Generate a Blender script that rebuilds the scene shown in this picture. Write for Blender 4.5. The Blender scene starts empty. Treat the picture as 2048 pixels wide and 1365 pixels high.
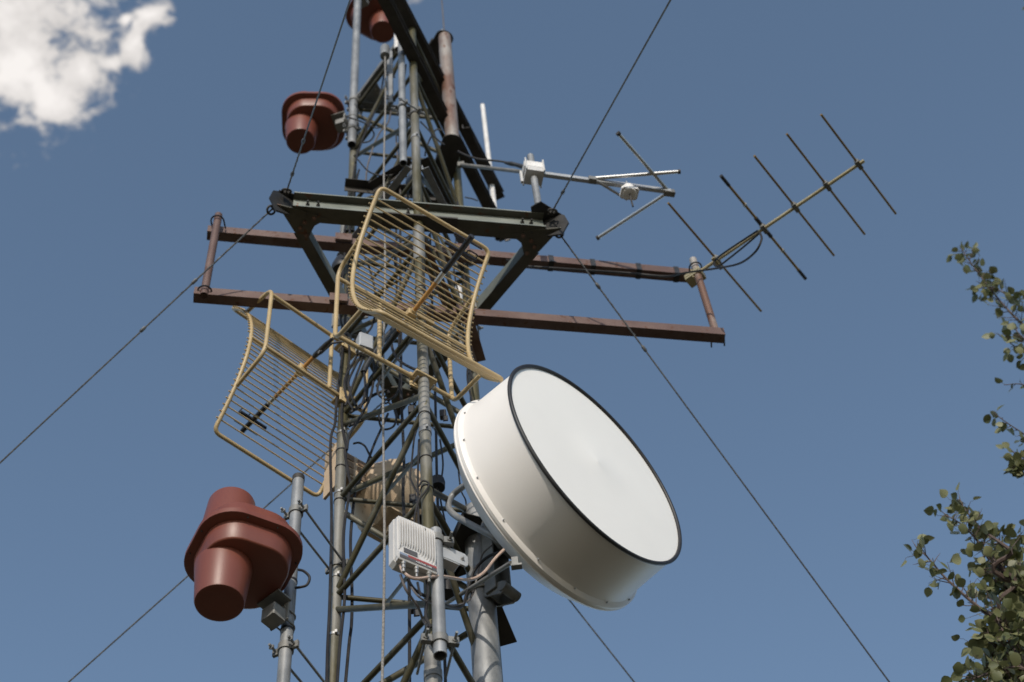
import bpy, bmesh, math, random
from mathutils import Vector as V, Matrix, Quaternion
random.seed(7)
sc = bpy.context.scene
COL = sc.collection
R_ = math.radians
PI = math.pi

# ------------------------------------------------------------------ camera
EYE = V((0, 0, 1.6))
FPX = 3300.0                       # focal length in pixels of a 2048 wide picture
_zx, _zy = 1024 - 775, 682.5 + 1430
PHI = math.atan2(_zx, _zy)         # roll
PITCH = math.atan(FPX / math.hypot(_zx, _zy))
CF = V((0, math.cos(PITCH), math.sin(PITCH)))
_R0 = V((1, 0, 0)); _U0 = V((0, -math.sin(PITCH), math.cos(PITCH)))
CR = _R0 * math.cos(PHI) - _U0 * math.sin(PHI)
CU = _R0 * math.sin(PHI) + _U0 * math.cos(PHI)
cam = bpy.data.cameras.new('camera')
camo = bpy.data.objects.new('camera', cam); COL.objects.link(camo)
m = Matrix.Identity(4)
for i in range(3):
    m[i][0], m[i][1], m[i][2], m[i][3] = CR[i], CU[i], -CF[i], EYE[i]
camo.matrix_world = m
cam.sensor_width = 36; cam.lens = FPX / 2048 * 36
cam.clip_start = 0.05; cam.clip_end = 5000
cam.dof.use_dof = True; cam.dof.focus_distance = 6.6; cam.dof.aperture_fstop = 2.6
sc.camera = camo

# ------------------------------------------------------------------ light
SUN_EL, SUN_AZ = R_(23), R_(181)   # azimuth clockwise from +Y: the sun stands behind the viewer
sdir = V((math.sin(SUN_AZ) * math.cos(SUN_EL), math.cos(SUN_AZ) * math.cos(SUN_EL), math.sin(SUN_EL)))
sun = bpy.data.lights.new('sun', 'SUN'); sun.energy = 2.45; sun.angle = R_(0.53); sun.color = (1, .92, .80)
suno = bpy.data.objects.new('sun', sun); COL.objects.link(suno)
suno.rotation_euler = sdir.to_track_quat('Z', 'Y').to_euler(); suno.location = (0, -10, 30)
sc.view_settings.view_transform = 'Standard'; sc.view_settings.look = 'None'
sc.view_settings.exposure = 0.28; sc.view_settings.gamma = 1
sc.cycles.use_denoising = True
sc.cycles.max_bounces = 8
sc.cycles.filter_width = 1.6

def ray(px, py):
    return CF + CR * ((px - 1024) / FPX) - CU * ((py - 682.5) / FPX)
def P(px, py, Y):                  # where a sight line meets the vertical plane y = Y
    d = ray(px, py); return EYE + d * (Y / d.y)
def PZ(px, py, z):                 # where it meets the level z
    d = ray(px, py); return EYE + d * ((z - EYE.z) / d.z)
def pxm(p):                        # pixels per metre at a point
    return FPX / (p - EYE).dot(CF)
def proj(p):
    q = p - EYE; d = q.dot(CF); return 1024 + FPX * q.dot(CR) / d, 682.5 - FPX * q.dot(CU) / d

def build_world():
    w = bpy.data.worlds.new('World'); sc.world = w; w.use_nodes = True
    nt = w.node_tree; nt.nodes.clear(); N = nt.nodes.new; L = nt.links.new
    out = N('ShaderNodeOutputWorld')
    sky = N('ShaderNodeTexSky'); sky.sky_type = 'NISHITA'; sky.sun_disc = False
    sky.sun_elevation = SUN_EL; sky.sun_rotation = SUN_AZ
    sky.altitude = 1500; sky.air_density = 1.0; sky.dust_density = 1.2; sky.ozone_density = 1.0
    bg = N('ShaderNodeBackground'); bg.inputs[1].default_value = 0.15
    hs = N('ShaderNodeHueSaturation'); hs.inputs['Hue'].default_value = 0.493; hs.inputs['Saturation'].default_value = 0.93; hs.inputs['Value'].default_value = 1.0
    L(sky.outputs[0], hs.inputs['Color']); L(hs.outputs[0], bg.inputs[0])
    # clouds: banks at infinity, laid out by direction of the heavens
    tc = N('ShaderNodeTexCoord')
    def math_(op, a, b=None, c=None):
        n = N('ShaderNodeMath'); n.operation = op
        for i, x in enumerate((a, b, c)):
            if x is None: continue
            if isinstance(x, (int, float)): n.inputs[i].default_value = x
            else: L(x, n.inputs[i])
        return n.outputs[0]
    def vmath(op, a, b=None, sc_=None):
        n = N('ShaderNodeVectorMath'); n.operation = op
        for i, x in enumerate((a, b)):
            if x is None: continue
            if isinstance(x, (tuple, V)): n.inputs[i].default_value = tuple(x)
            else: L(x, n.inputs[i])
        if sc_ is not None: n.inputs['Scale'].default_value = sc_
        return n.outputs['Value'] if op in ('DOT_PRODUCT', 'LENGTH') else n.outputs['Vector']
    d = vmath('NORMALIZE', tc.outputs['Generated'])
    warp = N('ShaderNodeTexNoise'); warp.inputs['Scale'].default_value = 38; warp.inputs['Detail'].default_value = 8
    L(d, warp.inputs['Vector'])
    wv = vmath('SCALE', vmath('SUBTRACT', warp.outputs['Color'], (0.5, 0.5, 0.5)), None, 0.022)
    dw = vmath('ADD', d, wv)
    banks = [((45, 20), (200, 175)), ((15, 130), (140, 130)), ((100, 190), (110, 72)), ((165, 140), (68, 50)), ((225, 122), (54, 36)), ((272, 85), (34, 66)), ((302, 28), (44, 36)), ((250, 40), (26, 16)),
             ((850, -40), (52, 38)), ((-160, 40), (260, 220)), ((40, -220), (260, 190))]
    best = None
    for (cx, cy), (rx, ry) in banks:
        e0 = ray(cx, cy).normalized()
        ex = CU.cross(e0).normalized() * -1; ey = e0.cross(ex).normalized()
        u = math_('DIVIDE', vmath('DOT_PRODUCT', dw, ex), rx / FPX); v = math_('DIVIDE', vmath('DOT_PRODUCT', dw, ey), ry / FPX)
        fr = math_('GREATER_THAN', vmath('DOT_PRODUCT', dw, e0), 0.2)
        r = math_('SQRT', math_('ADD', math_('MULTIPLY', u, u), math_('MULTIPLY', v, v)))
        f = math_('MULTIPLY', math_('SUBTRACT', 1.0, math_('MINIMUM', r, 6.0)), fr)
        f = math_('SUBTRACT', f, math_('MULTIPLY', math_('SUBTRACT', 1.0, fr), 1.0))
        best = f if best is None else math_('SMOOTH_MAX', best, f, 0.45)
    n1 = N('ShaderNodeTexNoise'); n1.inputs['Scale'].default_value = 85; n1.inputs['Detail'].default_value = 14; n1.inputs['Roughness'].default_value = 0.66
    L(dw, n1.inputs['Vector'])
    n2 = N('ShaderNodeTexNoise'); n2.inputs['Scale'].default_value = 20; n2.inputs['Detail'].default_value = 6
    L(dw, n2.inputs['Vector'])
    den = math_('ADD', math_('MULTIPLY', math_('MINIMUM', best, 0.36), 0.95), math_('MULTIPLY', math_('SUBTRACT', n1.outputs['Fac'], 0.5), 2.3))
    den = math_('ADD', den, math_('MULTIPLY', math_('MAXIMUM', math_('SUBTRACT', best, 0.36), 0.0), 1.1))
    den = math_('ADD', den, math_('MULTIPLY', math_('SUBTRACT', n2.outputs['Fac'], 0.5), 0.8))
    al = N('ShaderNodeMapRange'); al.interpolation_type = 'SMOOTHSTEP'
    al.inputs[1].default_value = 0.0; al.inputs[2].default_value = 0.60; L(den, al.inputs[0])
    br = N('ShaderNodeMapRange'); br.inputs[1].default_value = 0.10; br.inputs[2].default_value = 1.0; br.inputs[3].default_value = 0.44; br.inputs[4].default_value = 0.78
    L(math_('ADD', math_('MULTIPLY', den, 0.55), math_('ADD', math_('MULTIPLY', best, 0.45), math_('MULTIPLY', math_('SUBTRACT', n2.outputs['Fac'], 0.5), 1.2))), br.inputs[0])
    cb = N('ShaderNodeBackground'); cb.inputs[0].default_value = (1.0, 0.955, 0.925, 1); L(br.outputs[0], cb.inputs[1])
    mx = N('ShaderNodeMixShader'); L(al.outputs[0], mx.inputs[0]); L(bg.outputs[0], mx.inputs[1]); L(cb.outputs[0], mx.inputs[2])
    L(mx.outputs[0], out.inputs[0])
build_world()

# ------------------------------------------------------------------ materials
MATS = {}
def mat(name, c1, c2=None, scale=8.0, rough=0.6, metal=0.0, lo=0.4, hi=0.6, stretch=(1, 1, 1), bump=0.0, bscale=60.0, c3=None, s3=40.0, t3=0.62, rvar=0.1, spec=0.5, two=False):
    if name in MATS: return MATS[name]
    mt = bpy.data.materials.new(name); mt.use_nodes = True; nt = mt.node_tree
    b = nt.nodes['Principled BSDF']; N = nt.nodes.new; L = nt.links.new
    b.inputs['Roughness'].default_value = rough; b.inputs['Metallic'].default_value = metal
    b.inputs['Specular IOR Level'].default_value = spec
    tc = N('ShaderNodeTexCoord'); mp = N('ShaderNodeMapping'); mp.inputs['Scale'].default_value = stretch
    L(tc.outputs['Object'], mp.inputs['Vector'])
    col = None
    if c2:
        n = N('ShaderNodeTexNoise'); n.inputs['Scale'].default_value = scale; n.inputs['Detail'].default_value = 7; n.inputs['Roughness'].default_value = 0.6
        L(mp.outputs[0], n.inputs['Vector'])
        r = N('ShaderNodeValToRGB'); r.color_ramp.elements[0].position = lo; r.color_ramp.elements[1].position = hi
        r.color_ramp.elements[0].color = (*c1, 1); r.color_ramp.elements[1].color = (*c2, 1)
        L(n.outputs['Fac'], r.inputs[0]); col = r.outputs[0]
        mr = N('ShaderNodeMapRange'); mr.inputs[3].default_value = max(.05, rough - rvar); mr.inputs[4].default_value = min(1, rough + rvar)
        L(n.outputs['Fac'], mr.inputs[0]); L(mr.outputs[0], b.inputs['Roughness'])
        if c3:
            n3 = N('ShaderNodeTexNoise'); n3.inputs['Scale'].default_value = s3; n3.inputs['Detail'].default_value = 5; L(mp.outputs[0], n3.inputs['Vector'])
            r3 = N('ShaderNodeMapRange'); r3.inputs[1].default_value = t3; r3.inputs[2].default_value = t3 + .06; L(n3.outputs['Fac'], r3.inputs[0])
            mxx = N('ShaderNodeMix'); mxx.data_type = 'RGBA'; L(r3.outputs[0], mxx.inputs[0]); L(col, mxx.inputs[6]); mxx.inputs[7].default_value = (*c3, 1)
            col = mxx.outputs[2]
        L(col, b.inputs['Base Color'])
    else:
        b.inputs['Base Color'].default_value = (*c1, 1)
    if bump:
        nb = N('ShaderNodeTexNoise'); nb.inputs['Scale'].default_value = bscale; nb.inputs['Detail'].default_value = 4; L(mp.outputs[0], nb.inputs['Vector'])
        bp = N('ShaderNodeBump'); bp.inputs['Strength'].default_value = bump; bp.inputs['Distance'].default_value = 0.004
        L(nb.outputs['Fac'], bp.inputs['Height']); L(bp.outputs[0], b.inputs['Normal'])
    MATS[name] = mt; return mt
OLIVE = mat('olive_galvanised', (.085, .074, .034), (.255, .25, .235), 2.4, .48, .2, .49, .64, (1, 1, .28), .12, 90, (.17, .15, .08), 60, .64)
OLIVE2 = mat('olive_brace', (.058, .051, .024), (.15, .142, .115), 4.0, .55, .2, .48, .70, (1, 1, 1), .1, 90)
GALV = mat('galvanised', (.19, .195, .20), (.32, .325, .33), 14, .52, .35, .35, .65, (1, 1, .5), .08, 120, (.17, .165, .16), 9, .66)
GALVD = mat('weathered_zinc', (.15, .148, .14), (.26, .255, .24), 12, .55, .3, .35, .65, (1, 1, .6), .1, 100)
BROWN = mat('brown_painted_steel', (.105, .060, .050), (.155, .100, .085), 6, .62, .15, .35, .65, (1, 1, 1), .12, 80, (.10, .042, .022), 30, .60)
RUSTP = mat('rusting_pipe', (.155, .085, .060), (.34, .315, .29), 5, .6, .25, .40, .62, (1, 1, .35), .2, 70, (.13, .055, .03), 22, .60)
RUSTA = mat('rusty_angle', (.12, .058, .036), (.20, .13, .095), 9, .75, .1, .35, .65, (1, 1, .6), .2, 70)
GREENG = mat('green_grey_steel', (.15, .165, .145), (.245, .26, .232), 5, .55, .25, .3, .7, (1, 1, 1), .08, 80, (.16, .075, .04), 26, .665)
PLATE = mat('stained_shaded_plate', (.055, .05, .034), (.10, .095, .075), 9, .6, .2, .3, .7, (1, 1, 1), .1, 80, (.11, .05, .025), 18, .62)  # stained gusset steel; also stain and painted shade on the beam undersides
DARK = mat('dark_weathered_steel', (.032, .028, .024), (.062, .054, .046), 10, .65, .2, .35, .65, (1, 1, 1), .1, 80)
TAN = mat('tan_paint', (.40, .29, .145), (.50, .38, .205), 7, .45, .0, .3, .7, (1, 1, 1), .05, 120, (.36, .21, .07), 40, .68)
ORANGE = mat('ochre_tube', (.42, .20, .045), (.50, .27, .08), 14, .45)
REDP = mat('red_brown_plastic', (.158, .042, .025), (.188, .055, .034), 5, .42, .0, .3, .7, (1, 1, .3), .05, 160, None)
WHITE = mat('white_plastic', (.80, .762, .728), (.835, .80, .768), 2.5, .42, .0, .3, .7, (1, 1, 1), .03, 180)
RADOME = mat('radome_fabric', (.82, .80, .768), (.85, .832, .80), 3, .55, .0, .3, .7)
WFIB = mat('white_fibreglass', (.66, .63, .60), (.78, .76, .74), 12, .45)
BLACK = mat('black_rubber', (.012, .011, .012), (.022, .020, .021), 20, .5, .0)
CABLE = mat('dark_cable', (.010, .009, .0095), (.024, .021, .021), 10, .55, .0, spec=.35)
GCABLE = mat('grey_brown_cable', (.10, .085, .08), (.15, .13, .12), 10, .45)
WIRE = mat('galvanised_strand', (.075, .075, .078), (.14, .14, .14), 60, .5, .4)
ROPE = mat('braided_rope', (.16, .15, .137), (.29, .272, .255), 160, .85, 0, .4, .6, (1, 1, 1), .4, 260)
TANCABLE = mat('tan_cable', (.42, .30, .24), (.50, .37, .30), 20, .45)
CHROME = mat('bright_clamp', (.40, .385, .36), (.50, .485, .46), 30, .38, .8)
ALU = mat('aluminium_tube', (.50, .50, .49), (.58, .58, .57), 5, .34, .75, .3, .7, (1, 1, 1))
YELT = mat('yellow_passivated_tube', (.38, .31, .17), (.46, .39, .24), 6, .38, .45)
YELD = mat('weathered_element', (.20, .12, .03), (.26, .165, .05), 6, .45, .3)
GREYB = mat('grey_housing', (.56, .545, .53), (.60, .585, .57), 8, .42, .0, .3, .7, (1, 1, 1), .04, 160)
PGREY = mat('pale_grey_paint', (.36, .37, .385), (.42, .43, .44), 8, .45, .1)
BEIGE = mat('beige_fibreglass', (.47, .345, .225), (.55, .42, .29), 4, .6, .0, .3, .7, (1, 1, 1), .08, 90, (.30, .19, .11), 24, .66)
LBLK = mat('label_dark_grey', (.075, .072, .075)); LRED = mat('label_red', (.27, .045, .04)); LBLUE = mat('label_blue_grey', (.20, .24, .32)); LTXT = mat('label_lettering', (.62, .62, .62))
TAPE = mat('black_tape', (.012, .012, .013), (.03, .03, .03), 30, .45)
SOOT = mat('blackened_steel', (.012, .011, .010), (.030, .027, .024), 10, .6, .2)
INSIDE = mat('dark_pipe_inside', (.02, .017, .014))

# ------------------------------------------------------------------ mesh tools
def frame_of(t, up=None):
    t = t.normalized(); up = up or (V((0, 0, 1)) if abs(t.z) < .9 else V((1, 0, 0)))
    a = (up - t * up.dot(t)).normalized(); return a, t.cross(a)
def spline(pts, n=6):
    pts = [V(p) for p in pts]
    if len(pts) < 3: return pts
    o = []
    for i in range(len(pts) - 1):
        p0 = pts[max(i - 1, 0)]; p1 = pts[i]; p2 = pts[i + 1]; p3 = pts[min(i + 2, len(pts) - 1)]
        for k in range(n):
            t = k / n
            o.append(0.5 * ((2 * p1) + (p2 - p0) * t + (2 * p0 - 5 * p1 + 4 * p2 - p3) * t * t + (3 * p1 - p0 - 3 * p2 + p3) * t ** 3))
    o.append(pts[-1]); return o
def fillet(pts, r, n=5, closed=False):
    pts = [V(p) for p in pts]; o = []; k = len(pts)
    for i, p in enumerate(pts):
        if not closed and i in (0, k - 1): o.append(p); continue
        a = pts[i - 1] - p; b = pts[(i + 1) % k] - p
        d = min(r, a.length * .48, b.length * .48); a = p + a.normalized() * d; b = p + b.normalized() * d
        for j in range(n + 1):
            t = j / n; o.append(a * (1 - t) ** 2 + p * 2 * t * (1 - t) + b * t * t)
    return o
class MB:
    def __init__(s): s.v = []; s.f = []; s.cuts = []
    def cut(s): s.cuts.append((len(s.v), len(s.f))); return s      # what follows is a piece of its own
    def add(s, vs, fs):
        b = len(s.v); s.v += [V(x) for x in vs]; s.f += [tuple(i + b for i in f) for f in fs]; return s
    def tube(s, pts, r, n=8, closed=False, cap=True):
        pts = [V(p) for p in pts]; q = [pts[0]]
        for p in pts[1:]:
            if (p - q[-1]).length > 1e-6: q.append(p)
        if closed and (q[0] - q[-1]).length < 1e-6: q.pop()
        pts = q; k = len(pts); vs = []; fs = []; a = None
        for i, p in enumerate(pts):
            if closed: t = pts[(i + 1) % k] - pts[i - 1]
            else: t = pts[min(i + 1, k - 1)] - pts[max(i - 1, 0)]
            t = t.normalized() if t.length > 1e-9 else V((0, 0, 1))
            if a is None: a, b = frame_of(t)
            else:
                a = a - t * a.dot(t)
                a = a.normalized() if a.length > 1e-6 else frame_of(t)[0]
                b = t.cross(a)
            rr = r[i] if isinstance(r, (list, tuple)) else r
            vs += [p + (a * math.cos(2 * PI * j / n) + b * math.sin(2 * PI * j / n)) * rr for j in range(n)]
        for i in range(k if closed else k - 1):
            for j in range(n):
                i2 = (i + 1) % k; fs.append((i * n + j, i * n + (j + 1) % n, i2 * n + (j + 1) % n, i2 * n + j))
        if cap and not closed: fs += [tuple(range(n)), tuple(range((k - 1) * n, k * n))]
        return s.add(vs, fs)
    def cyl(s, a, b, r, r2=None, n=12): return s.tube([a, b], [r, r if r2 is None else r2], n)
    def pipe(s, a, b, r, w=.004, n=16):          # open-ended pipe with a wall
        a, b = V(a), V(b); t = (b - a).normalized(); x, y = frame_of(t); vs = []; fs = []
        dp = min(.12, (b - a).length * .3)
        rings = [(a + t * dp, r - w), (a, r - w), (a, r), (b, r), (b, r - w), (b - t * dp, r - w)]
        for c, rr in rings: vs += [c + (x * math.cos(2 * PI * j / n) + y * math.sin(2 * PI * j / n)) * rr for j in range(n)]
        for i in range(5):
            for j in range(n): fs.append((i * n + j, i * n + (j + 1) % n, (i + 1) * n + (j + 1) % n, (i + 1) * n + j))
        fs += [tuple(range(n)), tuple(range(5 * n, 6 * n))]
        return s.add(vs, fs)
    def box(s, c, ux, uy, uz, bev=0.0):          # half axes as vectors
        c = V(c)
        if bev <= 0:
            vs = [c + ux * i + uy * j + uz * k for i in (-1, 1) for j in (-1, 1) for k in (-1, 1)]
            return s.add(vs, [(0, 1, 3, 2), (4, 6, 7, 5), (0, 4, 5, 1), (2, 3, 7, 6), (0, 2, 6, 4), (1, 5, 7, 3)])
        lx, ly = ux.length, uy.length; bx, by = min(bev, lx * .9), min(bev, ly * .9)
        poly = [(-lx + bx, -ly), (lx - bx, -ly), (lx, -ly + by), (lx, ly - by), (lx - bx, ly), (-lx + bx, ly), (-lx, ly - by), (-lx, -ly + by)]
        return s.prism(poly, c - uz, ux.normalized(), uy.normalized(), uz * 2)
    def prism(s, poly, o, ux, uy, ext):
        o = V(o); k = len(poly); vs = [o + ux * x + uy * y for x, y in poly] + [o + ux * x + uy * y + ext for x, y in poly]
        return s.add(vs, [tuple(range(k))[::-1], tuple(range(k, 2 * k))] + [(i, (i + 1) % k, (i + 1) % k + k, i + k) for i in range(k)])
    def plate(s, pts, th, nrm=None):             # polygon of 3-D points given a thickness
        pts = [V(p) for p in pts]
        nrm = nrm or (pts[1] - pts[0]).cross(pts[2] - pts[0]).normalized(); k = len(pts)
        vs = [p - nrm * th / 2 for p in pts] + [p + nrm * th / 2 for p in pts]
        return s.add(vs, [tuple(range(k))[::-1], tuple(range(k, 2 * k))] + [(i, (i + 1) % k, (i + 1) % k + k, i + k) for i in range(k)])
    def lathe(s, prof, o, ax, n=48, ref=None):   # profile of (distance along axis, radius)
        o = V(o); ax = V(ax).normalized(); x, y = frame_of(ax, ref); vs = []; fs = []; k = len(prof)
        for h, r in prof: vs += [o + ax * h + (x * math.cos(2 * PI * j / n) + y * math.sin(2 * PI * j / n)) * max(r, 1e-5) for j in range(n)]
        for i in range(k - 1):
            for j in range(n): fs.append((i * n + j, i * n + (j + 1) % n, (i + 1) * n + (j + 1) % n, (i + 1) * n + j))
        if prof[0][1] > 1e-4: fs.append(tuple(range(n)))
        if prof[-1][1] > 1e-4: fs.append(tuple(range((k - 1) * n, k * n)))
        return s.add(vs, fs)
    def ring(s, c, ax, R, r, n=28, m_=6, a0=0, a1=2 * PI, ref=None):
        x, y = frame_of(V(ax), ref); full = abs(a1 - a0 - 2 * PI) < 1e-6
        pts = [V(c) + (x * math.cos(a0 + (a1 - a0) * j / n) + y * math.sin(a0 + (a1 - a0) * j / n)) * R for j in range(n if full else n + 1)]
        return s.tube(pts, r, m_, closed=full)
    def band(s, c, ax, R, w, th=.002):           # flat clamp band round a pipe
        ax = V(ax).normalized()
        return s.lathe([(-w / 2, R), (-w / 2, R + th), (w / 2, R + th), (w / 2, R)], c, ax, 20)
    def ubolt(s, c, side, ax, R, r, leg):        # U round a pipe of axis ax, open toward side
        side = V(side).normalized(); t = V(ax).normalized().cross(side).normalized(); c = V(c)
        pts = [c + side * leg + t * R]
        pts += [c + t * R * math.cos(PI * j / 10) - side * R * math.sin(PI * j / 10) for j in range(11)]
        pts += [c + side * leg - t * R]
        return s.tube(pts, r, 6)
    def bolt(s, c, ax, r=.009, h=.014):
        c = V(c); ax = V(ax).normalized()
        s.tube([c, c + ax * h * .6], r, 6); return s.tube([c, c + ax * h * 1.5], r * .5, 6)
    def angle(s, a, b, u, v, la, lb, t):         # L section, legs along u and v
        poly = [(0, 0), (la, 0), (la, t), (t, t), (t, lb), (0, lb)]
        return s.prism(poly, a, V(u).normalized(), V(v).normalized(), V(b) - V(a))
    def channel(s, a, b, u, v, w, d, t):         # web along v (width w), flanges along u (depth d)
        poly = [(0, -w / 2), (d, -w / 2), (d, -w / 2 + t), (t, -w / 2 + t), (t, w / 2 - t), (d, w / 2 - t), (d, w / 2), (0, w / 2)]
        return s.prism(poly, a, V(u).normalized(), V(v).normalized(), V(b) - V(a))
    def ibeam(s, a, b, u, v, h, w, tf, tw):      # flanges along u, web along v
        H, W = h / 2, w / 2; T = tw / 2
        poly = [(-W, -H), (W, -H), (W, -H + tf), (T, -H + tf), (T, H - tf), (W, H - tf), (W, H), (-W, H), (-W, H - tf), (-T, H - tf), (-T, -H + tf), (-W, -H + tf)]
        return s.prism(poly, a, V(u).normalized(), V(v).normalized(), V(b) - V(a))
    def build(s, name, mt, parent=None, sharp=38, mats=None, fm=None):
        if s.cuts:
            cs = [(0, 0)] + [c for c in s.cuts if c[0] < len(s.v)] + [(len(s.v), len(s.f))]; first = None
            for (v0, f0), (v1, f1) in zip(cs, cs[1:]):
                q = MB(); q.v = s.v[v0:v1]; q.f = [tuple(i - v0 for i in f) for f in s.f[f0:f1]]
                o = q.build(name, mt, parent, sharp); first = first or o
            return first
        org = V(parent['base']) if parent is not None and 'base' in parent else V((0, 0, 0))
        me = bpy.data.meshes.new(name)
        if parent is None:
            org = sum(s.v, V((0, 0, 0))) / max(1, len(s.v))
        me.from_pydata([v - org for v in s.v], [], s.f)
        bm = bmesh.new(); bm.from_mesh(me); bmesh.ops.recalc_face_normals(bm, faces=bm.faces); bm.to_mesh(me); bm.free()
        me.polygons.foreach_set('use_smooth', [True] * len(me.polygons))
        me.set_sharp_from_angle(angle=R_(sharp))
        for x in (mats or [mt]): me.materials.append(x)
        if fm: me.polygons.foreach_set('material_index', fm)
        o = bpy.data.objects.new(name, me); COL.objects.link(o)
        if parent is not None: o.parent = parent
        else: o.location = org
        return o
def thing(name, label, cat, base=(0, 0, 0), group=None):
    o = bpy.data.objects.new(name, None); COL.objects.link(o); o.location = base; o.empty_display_size = .1
    o['label'] = label; o['category'] = cat; o['base'] = tuple(base)
    if group: o['group'] = group
    return o
def sub(o, root):                 # make a part able to carry sub-parts in the same coordinates
    o['base'] = root['base']; return o
def tag(o, label, cat, group=None):
    o['label'] = label; o['category'] = cat
    if group: o['group'] = group
    return o
def copy_tree(o, parent=None):
    c = o.copy(); COL.objects.link(c)
    if parent is not None: c.parent = parent
    for ch in list(o.children): copy_tree(ch, c)
    return c

Z = V((0, 0, 1)); X = V((1, 0, 0)); Y = V((0, 1, 0))

# ------------------------------------------------------------------ ground
mb = MB(); S = 1500
mb.add([(-S, -S, 0), (S, -S, 0), (S, S, 0), (-S, S, 0)], [(0, 1, 2, 3)])
g = mb.build('ground', mat('dry_meadow', (.075, .054, .030), (.110, .081, .048), 2.0, .95, 0, .35, .65, (1, 1, 1), .3, 30, (.07, .085, .03), 5, .55))
g['kind'] = 'structure'; g['label'] = 'dry grassy ground under the radio tower'

# ------------------------------------------------------------------ lattice tower
ZF = 9.05
fA, fB, fC = PZ(578, 412, ZF), PZ(1095, 455, ZF), PZ(798, 803, ZF)
LM_ = V((-.402, 3.986)); LL_ = V((-.840, 4.471)); LR_ = V((-.215, 4.620))
def on(leg, z): return V((leg.x, leg.y, z))
def legz(leg, py):
    a, b = 1.7, 16.0
    for _ in range(40):
        c = (a + b) / 2
        if proj(on(leg, c))[1] > py: a = c
        else: b = c
    return a
CEN = (LM_ + LL_ + LR_) / 3
tower = thing('lattice_tower', 'tall three-legged lattice mast of olive galvanised tube carrying all the antennas', 'radio tower', (CEN.x, CEN.y, 0))
RL = .0245
TOPZ = 11.62
for leg, top in ((LM_, TOPZ + .02), (LL_, TOPZ + .10), (LR_, TOPZ)):
    b = MB(); b.cyl(on(leg, 0), on(leg, top), RL, n=20)
    lo = sub(b.build('leg', OLIVE, tower), tower)
    b = MB()
    for zz in (3.0, 6.0, 9.0):
        b.lathe([(-.16, RL), (-.16, RL + .005), (.16, RL + .005), (.16, RL)], on(leg, zz - .25), Z, 20).cut()
    b.build('sleeve', GALVD, lo)
LEV = [(.15, 1), (.85, 0), (1.5, 1), (2.15, 0), (2.8, 1), (3.45, 0), (4.1, 1), (4.75, 0), (5.4, 0 + 1), (6.06, 0), (6.74, 1), (7.39, 0), (8.03, 1), (8.74, 0), (9.50, 1), (10.15, 0), (10.87, 1), (11.5, 0)]
evens = [z for z, e in LEV if e]; odds = [z for z, e in LEV if not e]
def brace(p, q, r, name, mt=OLIVE2):
    d = (q - p).normalized()
    return MB().cyl(p + d * (RL * .8), q - d * (RL * .8), r, n=10).build(name, mt, tower)
cpl = {}
for z, e in LEV:
    if z < 4.5: continue
    for a, b in ((LL_, LM_), (LM_, LR_), (LL_, LR_)):
        brace(on(a, z + (.03 if a is LL_ else 0)), on(b, z), .0125 if (a, b) != (LL_, LR_) else .0115, 'horizontal_brace')
for a, b in ((LL_, LM_), (LM_, LR_), (LR_, LL_)):
    # the first leg of each face holds the even joints of its diagonals
    for ze in evens:
        for zo in odds:
            if abs(ze - zo) < 1.0 and min(ze, zo) > 4.0:
                s_ = 1 if zo > ze else -1
                brace(on(a, ze + .05 * s_), on(b, zo - .05 * s_), .0135, 'diagonal_brace')
# thin struts inside the tower, from the rear face to the near leg
for p, q in (((763, 997), (843, 906)), ((765, 1217), (842, 1120)), ((752, 775), (830, 668))):
    a_ = P(*p, 4.54); brace(a_, P(*q, 4.0), .008, 'inner_strut')
# ring of angle iron closing the top of the straight section
for a, b in ((LL_, LM_), (LM_, LR_), (LL_, LR_)):
    p, q = on(a, TOPZ), on(b, TOPZ); d = (q - p).normalized(); n_ = d.cross(Z)
    if n_.xy.dot((p.xy + q.xy) / 2 - CEN) < 0: n_ = -n_
    MB().angle(p + n_ * .028 + d * .01, q + n_ * .028 - d * .01, Z * -1, -n_, .05, .045, .005).build('top_ring_angle', GALVD, tower)
# pierced corner plate on the left leg
pc = on(LL_, TOPZ + .02); d1 = (on(LM_, TOPZ) - on(LL_, TOPZ)).normalized(); d2 = (on(LR_, TOPZ) - on(LL_, TOPZ)).normalized()
b = MB(); b.plate([pc + d1 * .02, pc + d1 * .19, pc + d1 * .17 + d2 * .05, pc + d2 * .17 + d1 * .05, pc + d2 * .19, pc + d2 * .02], .006, Z)
co = sub(b.build('corner_plate', GALVD, tower), tower)
b = MB()
for t in (.3, .5, .7):
    c_ = pc + d1 * (.15 * (1 - t) + .02) + d2 * (.15 * t + .02); b.cyl(c_ - Z * .006, c_ + Z * .006, .008, n=10).cut()
b.build('bolt', CHROME, co)
# angle struts at the level of the upper guy frame
for a, b_ in ((LL_, LM_), (LM_, LR_)):
    p, q = on(a, 9.56), on(b_, 9.56); d = (q - p).normalized(); n_ = d.cross(Z)
    if n_.xy.dot((p.xy + q.xy) / 2 - CEN) < 0: n_ = -n_
    MB().angle(p + n_ * .03, q + n_ * .03, Z, n_, .05, .04, .005).build('angle_strut', GALV, tower)
pM = on(LM_, 9.60)
b = MB()
for d_ in (on(LL_, 9.6) - pM, on(LR_, 9.6) - pM):
    d_ = d_.normalized(); b.plate([pM + d_ * .02 + Z * .06, pM + d_ * .10 + Z * .03, pM + d_ * .10 - Z * .05, pM + d_ * .02 - Z * .06], .005)
b.build('gusset_plate', GALV, tower)
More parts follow.
